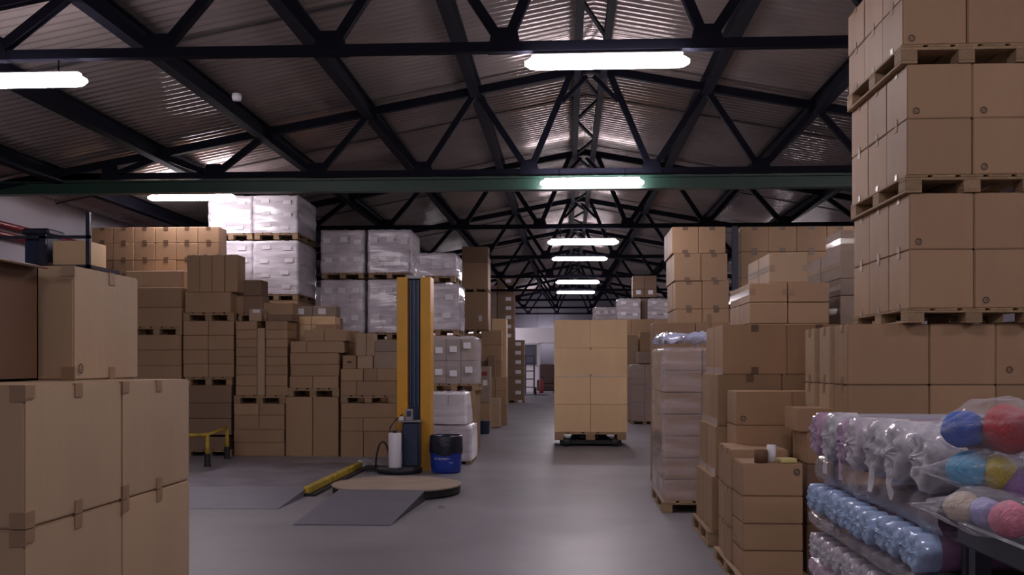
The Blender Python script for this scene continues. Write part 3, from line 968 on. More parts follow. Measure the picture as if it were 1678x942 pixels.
# ---- stacks beyond the mast, left of the aisle
def left_far():
    Y = 26.6
    z = ZS([404, 430, 473, 478, 540, 546], Y, 780)
    x = [757, 800]
    stack(x, Y, z[:2], 'topmost on the tall stack beyond the mast', 'dark square carton', .9, m='kraft_dark')
    stack(x, Y, [z[1], z[2]], 'upper on the tall stack beyond the mast', 'tall brown carton', .9, m='kraft')
    pallet(PX(757, Y), PX(800, Y), Y, Y + .9, z[3], z[2], 'thin pallet high in the tall stack beyond the mast')
    stack(x, Y, [z[3], z[4]], 'lower on the tall stack beyond the mast', 'tall brown carton', .9, marks=lambda i, j, k: [('fl', .2, .3, .08, .14)])
    pallet(PX(757, Y), PX(800, Y), Y, Y + .9, z[5], z[4], 'thin pallet low in the tall stack beyond the mast')
    support(PX(757, Y), PX(800, Y), Y, Y + .9, z[5], 'the tall stack beyond the mast')
    Y = 22.6
    stack([786, 803], Y, ZS([660, 707], Y, 795), 'lowest at the aisle edge beyond white bundles', 'upright brown carton', .5)
    stack([787, 803], Y, ZS([600, 660], Y, 795), 'with red and white print, beyond white bundles', 'upright carton', .5, m='kraft_grey', marks=lambda i, j, k: [('fl', .0, .55, .1, .12)])
    o = piece('sticker', .14, .004, .09, 'red', None, (PX(792, Y), Y - .01, PZ(612, Y, -1.8)))
    o.parent = [x for x in bpy.data.objects if x.get('label', '').startswith('upright carton, with red')][0]
    o.location = (-.02, -.003, PZ(612, Y, -1.8) - PZ(660, Y, -1.8))
    b = MB().lathe([(.01, 0), (.10, 0), (.11, .05), (.12, .28), (.11, .29)], n=14)
    o = b.build('plastic_tub', M['navy'])
    o.location = (PX(794, 21.9), 21.9, 0)
    tag(o, 'small dark blue tub on the floor at the carton edge', 'tub')
    Y = 24.0
    stack([804, 819], Y, ZS([653, 700], Y, 812), 'low at the aisle edge, pale front', 'pale upright carton', .5, m='kraft_pale')
    pallet(PX(800, Y), PX(820, Y), Y, Y + .6, 0, .03 + PZ(700, Y, -1.7) if PZ(700, Y, -1.7) > 0 else .05, 'small worn pallet under the pale upright carton')
    Y = 25.0
    stack([790, 811, 830], Y, ZS([618, 640, 664], Y, 820) + [0], 'stepped pile beside the aisle', 'brown carton', .6, m=lambda i, j, k: 'kraft')
    stack([788, 822], Y + .7, ZS([542, 565, 592, 618], Y + .7, 805), 'above the stepped pile beside the aisle', 'brown carton', .6, m='kraft')
    stack([799, 811], Y + .2, ZS([582, 618], Y + .2, 805), 'slim, standing on the stepped pile', 'dark upright carton', .4, m='kraft_dark')
    support(PX(788, Y + .7), PX(822, Y + .7), Y + .7, Y + 1.3, PZ(618, Y + .7, -1.9), 'the cartons over the stepped pile')
    stack([806, 830], Y + 1.4, ZS([522, 541, 580, 620], Y + 1.4, 818), 'behind the stepped pile, higher', 'golden brown carton', .6, m='kraft_gold')
    support(PX(806, Y + 1.4), PX(830, Y + 1.4), Y + 1.4, Y + 2, PZ(620, Y + 1.4, -1.7), 'the golden brown cartons')
    Y = 40.0
    lab = lambda i, j, k: [('fl', .15, .55, .22, .14), ('rl', 0, .5)]
    stack([831, 859], Y, ZS([557, 571, 586, 602, 618, 634, 654], Y, 845), 'low column of labelled cartons near far wall', 'dark labelled carton', .75, m='kraft_dark', marks=lab)
    pallet(PX(831, Y), PX(859, Y), Y, Y + .75, 0, PZ(654, Y, -2), 'dark pallet under the low labelled column near far wall')
    Y = 41.0
    stack([815, 843], Y, ZS([454, 468, 483, 498, 513, 528, 543, 558], Y, 830), 'tall column of labelled cartons near far wall', 'dark labelled carton', .75, m='kraft_dark', marks=lab)
    stack([799, 814], Y, ZS([468, 480, 500, 520, 545], Y, 806), 'beside the tall labelled column', 'pale wrapped carton', .75, m='kraft_grey')
    support(PX(799, Y), PX(843, Y), Y, Y + .75, PZ(558, Y, -2.4), 'the tall column of labelled cartons')


left_far()


# ---- stretch wrapping machine, turntable, ramps, barrel
def machine():
    Y = 14.2
    xc = PX(678, Y)
    q = Y / F
    zt = PZ(454, Y, xc)
    t = thing('stretch_wrapper', 'yellow pallet wrapping machine mast with navy carriage and film roll', 'machine', (xc, Y, 0))
    wx = lambda p: PX(p, Y) - xc
    zz = lambda p: PZ(p, Y, xc)
    for nm, a, b, zb in (('mast_channel', 650.5, 668, zz(704)), ('mast_channel', 689, 705.5, .05)):
        m_ = MB()
        xa, xb = wx(a), wx(b)
        m_.box(xa, xb, -.012, 0, zb, zt, .003)
        m_.box(xa, xa + .014, 0, .34, zb, zt).box(xb - .014, xb, 0, .34, zb, zt)
        m_.build(nm, M['yellow'], t)
    MB().box(wx(668), wx(689), .10, .34, .05, zt - .01).build('mast_back', M['navy'], t)
    for i in range(3):
        x = wx(671 + 6.5 * i)
        MB().box(x - .010, x + .014, .07, .10, .9, zt - .04).build('drive_belt', M['belt'], t)
    MB().box(wx(666), wx(693), .02, .32, zt - .02, zt + .03, .004).build('mast_cap', M['grey_metal'], t)
    # carriage, controls
    MB().box(wx(664), wx(691), -.26, .06, zz(762), zz(690), .02).build('carriage', M['navy'], t)
    MB().box(wx(657), wx(693), -.30, .06, zz(690), zz(690) + .02, .004).build('carriage_tray', M['grey_metal'], t)
    c = MB().box(wx(669), wx(680), -.25, -.16, zz(690) + .02, zz(669), .006).build('control_box', M['grey_metal'], t)
    MB().box(wx(671), wx(678), -.255, -.25, zz(681), zz(672)).build('control_screen', M['navy'], c)
    MB().box(wx(658), wx(666), -.24, -.17, zz(690) + .02, zz(681), .006).build('junction_box', M['housing'], t)
    fr = MB().lathe([(.02, 0), (.086, 0), (.09, .01), (.09, .49), (.086, .50), (.02, .50)], n=24).build('film_roll', M['white_roll'], t, True)
    fr.location = (wx(655), -.40, zz(764))
    MB().lathe([(.01, 0), (.03, 0), (.03, .55), (.01, .55)], n=12).build('roll_spindle', M['black'], t).location = (wx(655), -.40, zz(766))
    b = MB()
    b.lathe([(.02, 0), (.30, 0), (.32, .03), (.32, .07), (.27, .09), (.02, .09)], n=32)
    o = b.build('foot_plate', M['black'], t, True)
    o.location = (wx(660), -.28, 0)
    MB().box(wx(600), wx(660), -.16, -.02, 0.02, .08, .01).build('drive_arm', M['black'], t)
    MB().box(wx(690), wx(704), -.02, .36, 0, .06).build('mast_foot', M['yellow'], t)
    pts = []
    for i in range(13):
        a = math.pi * i / 12
        pts.append((wx(636) - .10 * math.cos(a) - .02, -.3, zz(765) + .02 + .36 * math.sin(a)))
    MB().tube(pts, .013, 8).build('guard_hoop', M['black'], t, True)
    pts = [(wx(662), -.1, zz(678)), (wx(650), -.12, zz(688)), (wx(642), -.14, zz(700)), (wx(643), -.16, zz(715)), (wx(652), -.18, zz(722))]
    MB().tube(pts, .010, 6).build('power_cable', M['black'], t, True)
    # motor cover lump by the platform
    b = MB().lathe([(.02, 0), (.16, 0), (.15, .06), (.09, .12), (.02, .14)], n=16)
    o = b.build('motor_cover', M['grey_metal'], None, True)
    o.location = (PX(597, 14.5), 14.5, 0)
    tag(o, 'small grey dome shaped cover between steel platform and mast', 'cover')
    # turntable
    xt = PX(650, 11.7)
    t = thing('turntable', 'round brown topped turntable on floor before the yellow mast', 'turntable', (xt, 11.72, 0))
    MB().lathe([(.05, 0.006), (.72, 0.006), (.745, .02), (.745, .095), (.05, .095)], n=64).build('rim', M['black'], t)
    MB().lathe([(.02, .095), (.755, .095), (.76, .105), (.755, .115), (.02, .115)], n=64).build('top_board', M['turntable'], t)
    # ramp to the turntable
    t = thing('loading_ramp', 'plain grey steel ramp leading up to the round turntable', 'ramp')
    yf, yb = FLOORY(864), 11.02
    c4 = [(PX(481, yf), yf), (PX(640, yf), yf), (PX(697, yb), yb), (PX(556, yb), yb)]
    b = MB()
    zs = [.004, .004, .117, .117]
    b.add([(x, y, z + .008) for (x, y), z in zip(c4, zs)] + [(x, y, z - .004) for (x, y), z in zip(c4, zs)],
          [(0, 1, 2, 3), (7, 6, 5, 4), (0, 4, 5, 1), (1, 5, 6, 2), (2, 6, 7, 3), (3, 7, 4, 0)]).build('plate', M['ramp'], t)
    for i in (0, 1):
        (xa, ya), (xb, yb2) = (c4[0], c4[3]) if i == 0 else (c4[1], c4[2])
        s = .03 if i == 0 else -.03
        MB().add([(xa + s, ya + .05, 0), (xb + s, yb2, 0), (xb + s, yb2, .11), (xa + s * .2, ya + .05, 0), (xb + s * .2, yb2, 0), (xb + s * .2, yb2, .11)],
                 [(0, 1, 2), (5, 4, 3), (0, 3, 4, 1), (1, 4, 5, 2), (2, 5, 3, 0)]).build('side_cheek', M['black'], t)
    MB().box(c4[1][0] + .30, c4[1][0] + .36, 10.5, 10.56, 0, .03).build('fixing_bracket', M['grey_metal'], t)
    # steel platform on the left
    xr = -3.02
    t = thing('floor_platform', 'worn grey steel platform with ramp and yellow side rail', 'platform')
    MB().box(-4.75, xr, 11.57, 14.75, .02, .085, .006).build('deck_plate', M['deck'], t)
    MB().box(-4.70, xr - .05, 11.6, 14.7, 0, .02).build('base_frame', M['black'], t)
    b = MB()
    b.add([(-4.75, 10.32, .004), (xr + .02, 10.32, .004), (xr + .02, 11.54, .085), (-4.75, 11.54, .085), (-4.75, 10.32, 0), (xr + .02, 10.32, 0), (xr + .02, 11.54, 0), (-4.75, 11.54, 0)],
          [(0, 1, 2, 3), (7, 6, 5, 4), (0, 4, 5, 1), (1, 5, 6, 2), (2, 6, 7, 3), (3, 7, 4, 0)]).build('ramp_plate', M['ramp'], t)
    MB().box(xr, xr + .075, 11.4, 14.5, .02, .105, .012).build('side_rail', M['yellow_bright'], t)
    MB().box(xr + .02, xr + .15, 11.35, 14.75, 0, .03).build('rail_base', M['black'], t)
    # yellow barrier
    t = thing('barrier_rail', 'yellow tubular floor barrier with black feet behind near cartons', 'barrier')
    p1, p2, p3 = Vector((-6.3, 14.1, .46)), Vector((PX(340, 14.6), 14.6, .47)), Vector((PX(372, 15.85), 15.85, .50))
    MB().tube([p1, p2], .026, 8).build('rail', M['yellow_bright'], t, True)
    MB().tube([p2, p3], .024, 8).build('rail', M['yellow_bright'], t, True)
    for p in (p1, p2, p3):
        leg = MB().tube([p, (p.x, p.y, .16)], .030, 8).build('leg', M['yellow_bright'], t, True)
        MB().lathe([(.01, 0), (.055, 0), (.05, .03), (.045, .19), (.01, .19)], (p.x, p.y, 0), 12).build('foot', M['black'], leg)
    # blue barrel with liner
    yb = 14.0
    xb = PX(731, yb)
    t = thing('barrel', 'blue plastic barrel with black liner folded over its rim', 'barrel', (xb, yb, 0))
    MB().lathe([(.02, 0), (.185, 0), (.205, .02), (.215, .10), (.218, .26), (.215, .5), (.19, .5), (.19, .1), (.02, .06)], n=40, cap=False).build('body', M['barrel'], t, True)
    b = MB()
    n = 40
    rr = random.Random(3)
    prof = [(.225, .27), (.232, .30), (.226, .40), (.226, .50), (.215, .525), (.19, .50), (.16, .36), (.05, .30)]
    vs, fs = [], []
    for i, (r, z) in enumerate(prof):
        for k in range(n):
            a = 2 * math.pi * k / n
            rad = r + rr.uniform(0, .007)
            vs.append((rad * math.cos(a), rad * math.sin(a), z + rr.uniform(-.006, .006) - (.02 * math.sin(3 * a) if i == 0 else 0)))
    fs = [(i * n + k, i * n + (k + 1) % n, (i + 1) * n + (k + 1) % n, (i + 1) * n + k) for i in range(len(prof) - 1) for k in range(n)]
    b.add(vs, fs).build('bin_liner', M['bag_black'], t, True)
    for txt, sz, z, a0 in (('I-LE MEMMBHT  /', .034, .195, -.16), ('MAO', .026, .145, .07)):
        cu = bpy.data.curves.new('lettering', 'FONT')
        cu.body = txt
        cu.size = sz
        cu.resolution_u = 2
        to = bpy.data.objects.new('lettering', cu)
        COL.objects.link(to)
        dg = bpy.context.evaluated_depsgraph_get()
        me = bpy.data.meshes.new_from_object(to.evaluated_get(dg))
        bpy.data.objects.remove(to)
        for v in me.vertices:
            a = -math.pi / 2 + (v.co.x + a0) / .22
            v.co = Vector((.2205 * math.cos(a), .2205 * math.sin(a), z + v.co.y))
        me.materials.clear()
        me.materials.append(M['label'])
        link('lettering', me, t)


machine()


# ---- load on a pallet truck in the aisle
def cart():
    Y = 18.6
    x0, xm, x1 = PX(908, Y), PX(967.5, Y), PX(1028, Y)
    z = ZS([524, 570, 616, 662.5, 708], Y, 967)
    mk = lambda i, j, k: [('ft', 0, .03), ('fb', 0, .03)] if i == 1 else []
    stack([908, 967.5, 1028], Y, z, 'of the load standing alone in the aisle', 'golden carton', .42, 2, 'kraft_gold', 'golden cartons on the aisle pallet', True, mk, .002, {1: [908, 1028]})
    zp = PZ(721, Y, 0)
    pallet(x0 + .01, x1 - .02, Y, Y + 1.2, zp, z[-1], 'raised wooden pallet under the golden cartons in the aisle')
    t = thing('pallet_truck', 'low pallet truck with dark shade slab under the golden carton load in aisle', 'pallet truck', ((x0 + x1) / 2, Y, 0))
    MB().box(-.57, .57, .06, 1.3, .035, zp - .003, .01).build('shade_slab', M['black'], t)  # black slab added as the dark shade beneath the load
    for s in (-1, 1):
        w_ = MB().lathe([(.01, -.05), (.07, -.05), (.075, -.03), (.075, .03), (.07, .05), (.01, .05)], n=14).build('wheel', M['black'], t)
        w_.matrix_local = Matrix.Translation((s * .45, .02, .078)) @ Matrix.Rotation(math.pi / 2, 4, 'Y')
    MB().box(-.36, .36, 1.3, 1.42, .1, .55, .03).build('chassis', M['navy'], t)
    MB().tube([(0, 1.42, .35), (0, 1.62, 1.15)], .025, 8).build('handle', M['black'], t)
    w_ = MB().lathe([(.01, -.06), (.09, -.06), (.1, -.04), (.1, .04), (.09, .06), (.01, .06)], n=14).build('wheel', M['black'], t)
    w_.matrix_local = Matrix.Translation((0, 1.38, .1)) @ Matrix.Rotation(math.pi / 2, 4, 'Y')
    b = MB()
    zs_ = z[2]
    b.box(x0 - .006, x1 + .006, Y - .012, Y - .006, zs_ - .006, zs_ + .004)
    o = b.build('binding_cord', M['label'])
    tag(o, 'thin pale cord tied across the golden cartons in aisle', 'cord')


cart()


# ---- right of the aisle, far
def right_far():
    Y = 25.8
    xa = PX(1050, Y)
    z = ZS([596, 628, 660, 690], Y, 1060)
    t = wrapped(PX(1033, Y), PX(1080, Y), Y, Y + 1.0, z[3], z[0], 'film wrapped brown column on floor behind the aisle load', 3, 2, 2, 'film_light', False, 'kraft', seed=30)
    pallet(PX(1033, Y), PX(1080, Y), Y, Y + 1.0, 0, z[3], 'dark pallet under the wrapped column behind the aisle load')
    stack([1046, 1078], Y + .1, ZS([576, 595.2], Y + .1, 1060), 'on top of the wrapped column behind aisle load', 'pale wrapped carton', .8, m='kraft_grey')
    Y = 27.2
    stack([1026, 1044], Y, ZS([548, 580, 612, 650, 694], Y, 1035), 'column just behind the aisle load', 'pale brown carton', .6, m='kraft_pale')
    stack([1048, 1085], Y, ZS([543, 575, 620, 694], Y, 1060), 'behind the wrapped column', 'brown carton', .6)
    Y = 28.2
    stack([1000, 1034, 1072], Y, ZS([523, 549, 600, 640, 687], Y, 1035), 'rear wall of cartons behind aisle load', 'brown carton', .6, m='kraft')
    Y = 29.6
    z = ZS([488, 523], Y, 1040)
    zb = z[1]
    for a, b, nm in ((1012, 1049, 'left'), (1062, 1100, 'right')):
        wrapped(PX(a, Y), PX(b, Y), Y, Y + .9, zb, z[0], 'shiny wrapped load, %s of the high far pair' % nm, 2, 2, 2, 'film', True, 'kraft_grey', seed=33)
    support(PX(1012, Y), PX(1100, Y), Y, Y + .9, zb, 'the high far wrapped pair')
    stack([1051, 1060], Y + .2, ZS([488, 523], Y, 1055), 'between the high far wrapped pair', 'dark carton', .6, m='kraft_dark')
    stack([1037, 1056, 1076], Y + .1, [PZ(451, Y, 2), PZ(473, Y, 2), z[0] + .03], 'topmost over the high far wrapped pair', 'dark brown carton', .6, m='kraft_dark', marks=lambda i, j, k: [('fl', 0, .6, .14, .12)] if i else [])
    Y = 31.5
    wrapped(PX(973, Y), PX(1012, Y), Y, Y + .9, PZ(524, Y, 1.2), PZ(502, Y, 1.2), 'shiny low wrapped load peeking over the aisle load', 1, 3, 2, 'film', True, 'kraft_grey', seed=35)
    support(PX(973, Y), PX(1012, Y), Y, Y + .9, PZ(524, Y, 1.2), 'the shiny low wrapped load')


right_far()


# ---- right side, middle distance
def right_mid():
    tabs = lambda i, j, k: [('ft', 0, .055, .085), ('fb', 0, .055, .085)]
    Y = 15.8
    z = ZS([371, 415, 460, 506, 551, 596, 641, 686, 731], Y, 1150)
    stack([1106, 1150.5, 1195], Y, z[:5], 'tall taped tower right of the aisle', 'taped brown carton', .42, 3, 'kraft', 'taped tower cartons', False, tabs, .006, None, False, [-.05, -.02, 0, .01])
    support(PX(1106, Y), PX(1195, Y), Y, Y + 1.26, z[4], 'the tall taped tower')
    # next row to its right, with a steel post between
    o = MB().box(PX(1199, Y), PX(1208, Y), Y - .1, Y, 0, PZ(372, Y, 2.6)).build('steel_post', M['rack_steel'])
    tag(o, 'dark upright steel post beside the tall taped tower', 'post')
    stack([1213, 1259, 1306, 1355, 1400], Y, [PZ(y, Y, 3) for y in (371, 412, 455, 500)], 'high taped row left of the pallet tower', 'taped brown carton', .42, 1, 'kraft', None, False, tabs, .006)
    support(PX(1213, Y), PX(1400, Y), Y, Y + .8, PZ(500, Y, 3), 'the high taped row')
    # banded cartons M, before that row
    Y = 10.3
    z = ZS([463, 495, 530], Y, 1290)
    bands = lambda i, j, k: ([('lband', .55), ('fcorner', .55)] if i == 0 else [])
    stack([1228, 1291, 1359], Y, z, 'under lone banded carton', 'cardboard carton', .62, 2, 'kraft', 'banded cartons', False, bands, .004)
    zt = ZS([409, 460], Y, 1290)
    carton(PX(1262, Y), PX(1327, Y), Y + .05, Y + .60, z[0], z[0] + .31, 'lone banded carton, front, topping the pile by pallet tower', 'kraft_pale', 'banded cartons', False, .003, [('lband', .5), ('fcorner', .5)])
    carton(PX(1262, Y), PX(1327, Y), Y + .64, Y + 1.24, z[0], z[0] + .31, 'banded carton right behind the lone topmost banded carton', 'kraft_pale', 'banded cartons', False, .003, [('lband', .5)])
    support(PX(1228, Y), PX(1359, Y), Y, Y + 1.24, z[2], 'the banded cartons')
    # banded boxes N beside the tower
    Y = 10.6
    z = [PZ(y, Y, 2.7) for y in (408, 456, 484, 532)]
    stack([1376, 1440], Y, z, 'between lone banded carton and pallet tower', 'greyish banded carton', .8, 2, 'kraft_grey', None, False, lambda i, j, k: [('lband', .5)], .006)
    carton(PX(1390, Y), PX(1450, Y), Y + .3, Y + .9, z[0], z[0] + .24, 'topmost banded carton tucked against the pallet tower', 'kraft_grey', None, False, .0, [('lband', .5), ('fband', .5)])
    support(PX(1376, Y), PX(1440, Y), Y, Y + 1.6, z[3], 'the greyish banded cartons')
    # plain cartons behind the wrapped column
    Y = 12.6
    stack([1072, 1140, 1200], Y, ZS([528, 575, 640, 700], Y, 1130) + [0], 'behind tall wrapped column right of aisle', 'brown carton', .6)
    o = MB().box(PX(1160, 11.9), PX(1167, 11.9), 11.9, 11.96, 0, PZ(515, 11.9, 1.7)).build('wooden_post', M['wood'])
    tag(o, 'thin pale wooden post behind the tall leaning carton stack', 'post')


right_mid()


# ---- tall slightly pyramidal stack, right of the aisle
def tall_stack():
    Y = 8.4
    z = ZS([531, 613, 698, 781, 871], Y, 1230)
    X0 = [1.283, 1.245, 1.225, 1.195]
    for i in range(4):
        w_ = .525
        for j in range(2):
            for k in range(2):
                lab = 'big brown carton, %s row %s %s, of tall leaning stack' % (('top', 'second', 'third', 'bottom')[i], ('aisle side', 'inner')[j], ('front', 'rear')[k])
                mk = [('ft', 0, .06, .06), ('fb', 0, .06, .06)]
                mk += [('lband', .06)] if j == 0 and i < 3 else []
                carton(X0[i] + w_ * j, X0[i] + w_ * (j + 1), Y + .5 * k, Y + .5 * (k + 1), z[i + 1], z[i], lab, 'kraft', 'cartons of the tall leaning stack', True, .004, mk)
    pallet(1.16, 2.2, Y - .02, Y + 1.03, 0, z[-1], 'worn wooden pallet under the tall leaning carton stack')
    # loose flap / low dark edge at the foot
    # F: two-row stack in front
    Y = 7.75
    z = ZS([641, 697, 748, 800, 850, 905], Y, 1290)
    stack([1206, 1298, 1381], Y, z, 'squat stack before the leaning stack', 'brown carton', .46, 1, 'kraft', None, True, lambda i, j, k: [('fr', -.38, .2)] if j == 0 and i < 2 else [])
    pallet(PX(1206, Y), PX(1381, Y), Y, Y + .55, 0, z[-1], 'wooden pallet under the squat carton stack')
    # G: narrow column with things on top
    Y = 6.8
    z = [.845, .625, .44, .26, .09]
    stack([1217, 1317], Y, z, 'front column carrying the notepad', 'brown carton', .42, 1, 'kraft', None, True, lambda i, j, k: [('fr', .4, .75)] if i == 0 else [])
    X = PX(1217, Y)
    zs2 = [.90, .62, .34, .09]
    for k in range(2):
        for i in range(3):
            carton(X + .012 * k - .012, X + .40, Y + .43 + .33 * k, Y + .43 + .33 * (k + 1), zs2[i + 1], zs2[i], 'brown carton, %s row %s, behind the notepad column' % (('top', 'middle', 'bottom')[i], ('second deep', 'third deep')[k]),
                   'kraft', 'cartons behind the notepad column', True, .002, [('lt', 0, .04)])
    pallet(X - .03, X + .45, Y, Y + 1.12, 0, .09, 'low wooden pallet under the notepad column')
    zt = z[0]
    o = MB().lathe([(.022, 0), (.045, 0), (.045, .085), (.022, .085), (.022, 0)], n=20, cap=False).build('tape_roll', M['brown_board'], None, True)
    o.location = (PX(1247, Y + .06), Y + .06, zt)
    tag(o, 'brown tape roll standing on the notepad carton', 'tape roll')
    o = MB().lathe([(.008, 0), (.030, 0), (.030, .115), (.008, .115), (.008, 0)], n=20, cap=False).build('paper_roll', M['paper_white'], None, True)
    o.location = (PX(1264, Y + .10), Y + .10, zt)
    tag(o, 'slim white paper roll upright beside the brown tape roll', 'paper roll')
    o = MB().box(-.055, .055, -.05, .05, 0, .028, .004).build('notepad', M['notepad'])
    o.location = (PX(1289, Y + .08), Y + .08, zt)
    o.rotation_euler.z = .15
    tag(o, 'pale yellow notepad lying on the narrow front carton column', 'notepad')
    # H: between G and the rolls
    Y = 7.0
    carton(PX(1308, Y), PX(1390, Y), Y + .02, Y + .45, PZ(708, Y, 1.6), PZ(669, Y, 1.6), 'small carton with rounded corners behind the plastic rolls', 'kraft', None, True)
    carton(PX(1322, Y), PX(1395, Y), Y, Y + .45, PZ(760, Y, 1.6), PZ(708, Y, 1.6), 'small carton beneath the rounded one behind plastic rolls', 'kraft', None, True)
    zl = PZ(760, Y, 1.6)
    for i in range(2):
        carton(PX(1322, Y), PX(1395, Y), Y, Y + .45, zl * (1 - i) / 2, zl * (2 - i) / 2, 'shaded carton, %s, under the small cartons behind plastic rolls' % ('lower', 'upper')[1 - i] if False else 'shaded carton, %s, under the small cartons behind plastic rolls' % ('upper', 'lower')[i], 'kraft_dark', 'shaded cartons behind the rolls', True)  # two cartons in darker board


tall_stack()


# ---- pallet tower on the right and the stack under it
def tower():
    # lower stack
    Y = 6.7
    top = PZ(530, Y, 2)
    z = [top - .4 * i for i in range(5)]
    z[-1] = .15
    xs = [PX(1388, Y), PX(1523, Y), PX(1632, Y), PX(1745, Y)]
    for i in range(4):
        rw = ('top', 'second', 'third', 'bottom')[i]
        for j in range(3):
            carton(xs[j], xs[j + 1], Y, Y + .33, z[i + 1], z[i], 'plain brown carton, %s row %s front, below the pallet tower' % (rw, ('left', 'middle', 'right')[j]), 'kraft', 'front cartons below the pallet tower', True, .003,
                   [('fr', -.3, .25)] if (i + j) % 3 == 2 else ([('lt', -.1, .05), ('lb', -.1, .05)] if j == 0 else []))
        for k in range(2):
            xo = (-.015, -.03)[k]
            carton(xs[0] + xo, xs[0] + xo + .42, Y + .38 + .36 * k, Y + .68 + .36 * k, z[i + 1], z[i], 'narrow taped carton, %s row %s, beside the pallet tower foot' % (rw, ('second deep', 'third deep')[k]), 'kraft_pale', 'narrow cartons at the tower foot', True, .003,
                   [('lt', 0, .06), ('lb', 0, .06)])
    pallet(xs[0] - .02, xs[3], Y, Y + 1.1, 0, .15, 'wooden floor pallet under the cartons below the tower')
    support(xs[0] + .42, xs[3], Y + .36, Y + 1.1, top, 'the pallet tower', .15)
    # tiers
    Y = 6.6
    ys = [(-85, 7, 72), (103, 193, 286), (315, 408, 505)]
    cx = [(1479, 1585, 1700), (1486, 1594, 1710), (1490, 1597, 1712)]
    nm = ('upper tier', 'middle tier', 'lower tier')
    zprev = None
    zb_all = [ZS(y, Y, 1590) for y in ys]
    zb_all[0][1] = (zb_all[0][0] + zb_all[0][2]) / 2
    for ti in range(3):
        zz_ = zb_all[ti]
        X = [PX(c, Y) for c in cx[ti]]
        X[2] = X[1] + (X[1] - X[0])
        for i in range(2):
            cols = 3
            if ti == 1 and i == 1 or ti == 2:
                seams = [0, .42, .84, 1.26] if ti == 1 else [0, .42, .86, 1.26]
            else:
                seams = [0, .42, .84, 1.26]
            for j in range(2):
                for k in range(3):
                    if j == 1 and k > 0:
                        continue
                    mk = []
                    if k == 0 and ((ti, i, j) in ((0, 1, 0), (1, 0, 0), (1, 0, 1), (1, 1, 1), (2, 0, 0), (2, 1, 1))):
                        mk.append(('fr', -.36 if j == 0 else -.33, .14))
                    if j == 0:
                        mk += [('lt', 0, .04), ('lb', 0, .04)]
                    lab = 'brown carton, %s row %s %s, %s of the pallet tower' % (('top', 'bottom')[i], ('left', 'right')[j], ('front', 'mid-depth', 'rear')[k], nm[ti])
                    carton(X[j], X[j + 1], Y + seams[k], Y + seams[k + 1], zz_[i + 1], zz_[i], lab, 'kraft', 'cartons of the pallet tower', True, .003, mk)
        zbelow = top if ti == 2 else zb_all[ti + 1][0]
        pallet(X[0] - .012, X[2] - .0, Y - .01, Y + 1.24, zbelow, zz_[2], 'wooden pallet under the %s of the pallet tower' % nm[ti])


tower()


# ---- racking by the white wall, red pipes
def back_left():
    Y = 16.9
    for i, (z, r) in enumerate(((3.62, .05), (3.46, .05))):
        o = MB().tube([(XL + .10, 6, z + .1), (XL + .10, 30, z + .1)], r, 10).build('red_pipe', M['red'], None, True)
        tag(o, ('upper' if i == 0 else 'lower') + ' red pipe running along the white side wall', 'pipe', 'red pipes on the white wall')
        bcount = 0
    t = thing('storage_rack', 'dark steel rack frame holding the big carton near white wall', 'rack')
    yk = 15.0
    x1, x0 = PX(146, yk), PX(72, yk)
    zt = PZ(348, yk, x1)
    zsh = PZ(434, yk, x1)
    MB().box(x1 - .03, x1 + .03, yk - .05, yk, 0, zt).build('upright', M['rack_steel'], t)
    MB().box(x0 - .05, x0 + .05, yk - .05, yk, 0, PZ(384, yk, x1)).build('upright', M['rack_steel'], t)
    MB().box(x0 - .03, x1 + .03, yk - .05, yk, PZ(391, yk, x1), PZ(386, yk, x1)).build('beam', M['rack_steel'], t)
    MB().box(-8.95, x0, yk - .05, yk, PZ(391, yk, x1), PZ(386, yk, x1)).build('beam', M['rack_steel'], t)
    MB().box(-8.9, x1 + .03, yk - .05, yk + 1.0, zsh - .06, zsh).build('shelf', M['rack_steel'], t)
    carton(x0 + .1, x1 - .06, yk + .06, yk + .7, zsh, PZ(393, yk, x1), 'big golden carton framed by the dark steel rack', 'kraft_gold', None, True)
    t = thing('equipment_case', 'dark grey equipment case on the rack by the white wall', 'case', (PX(52, yk), yk + .1, zsh))
    MB().box(-.18, .18, 0, .5, 0, .48, .03).build('body', M['navy'], t)
    MB().box(-.22, .22, -.02, .52, .48, .58, .03).build('lid', M['rack_steel'], t)
    MB().box(-.34, .38, .0, .5, 0, .05, .01).build('base_tray', M['brown_board'], t)


back_left()


# ---- rolls in plastic sleeves on the right
def crumple(n, r, rr, depth, tail=0.0):
    """end of a plastic sleeve gathered over the roll end (facing -X)"""
    vs, fs = [], []
    ph = rr.uniform(0, 6)
    rings = [(1.06, .10), (1.08, .0), (1.0, -.018), (.72, -.035), (.40, -.02), (.12, -.045)]
    for i, (s, x) in enumerate(rings):
        for k in range(n):
            a = 2 * math.pi * k / n
            f = 1 + (.04 * math.sin(k * 9 * 2 * math.pi / n + ph) + rr.uniform(-.05, .05) if i > 1 else rr.uniform(-.01, .02))
            yy, zz_ = math.cos(a) * r * s * f, math.sin(a) * r * s * f
            xx = x * (r / .1) + (r * (.05 * math.sin(k * 9 * 2 * math.pi / n + ph + i) + rr.uniform(-.07, .07)) if 1 < i else 0)
            vs.append((xx, yy, zz_))
    for i in range(len(rings) - 1):
        for k in range(n):
            fs.append((i * n + k, i * n + (k + 1) % n, (i + 1) * n + (k + 1) % n, (i + 1) * n + k))
    return vs, fs


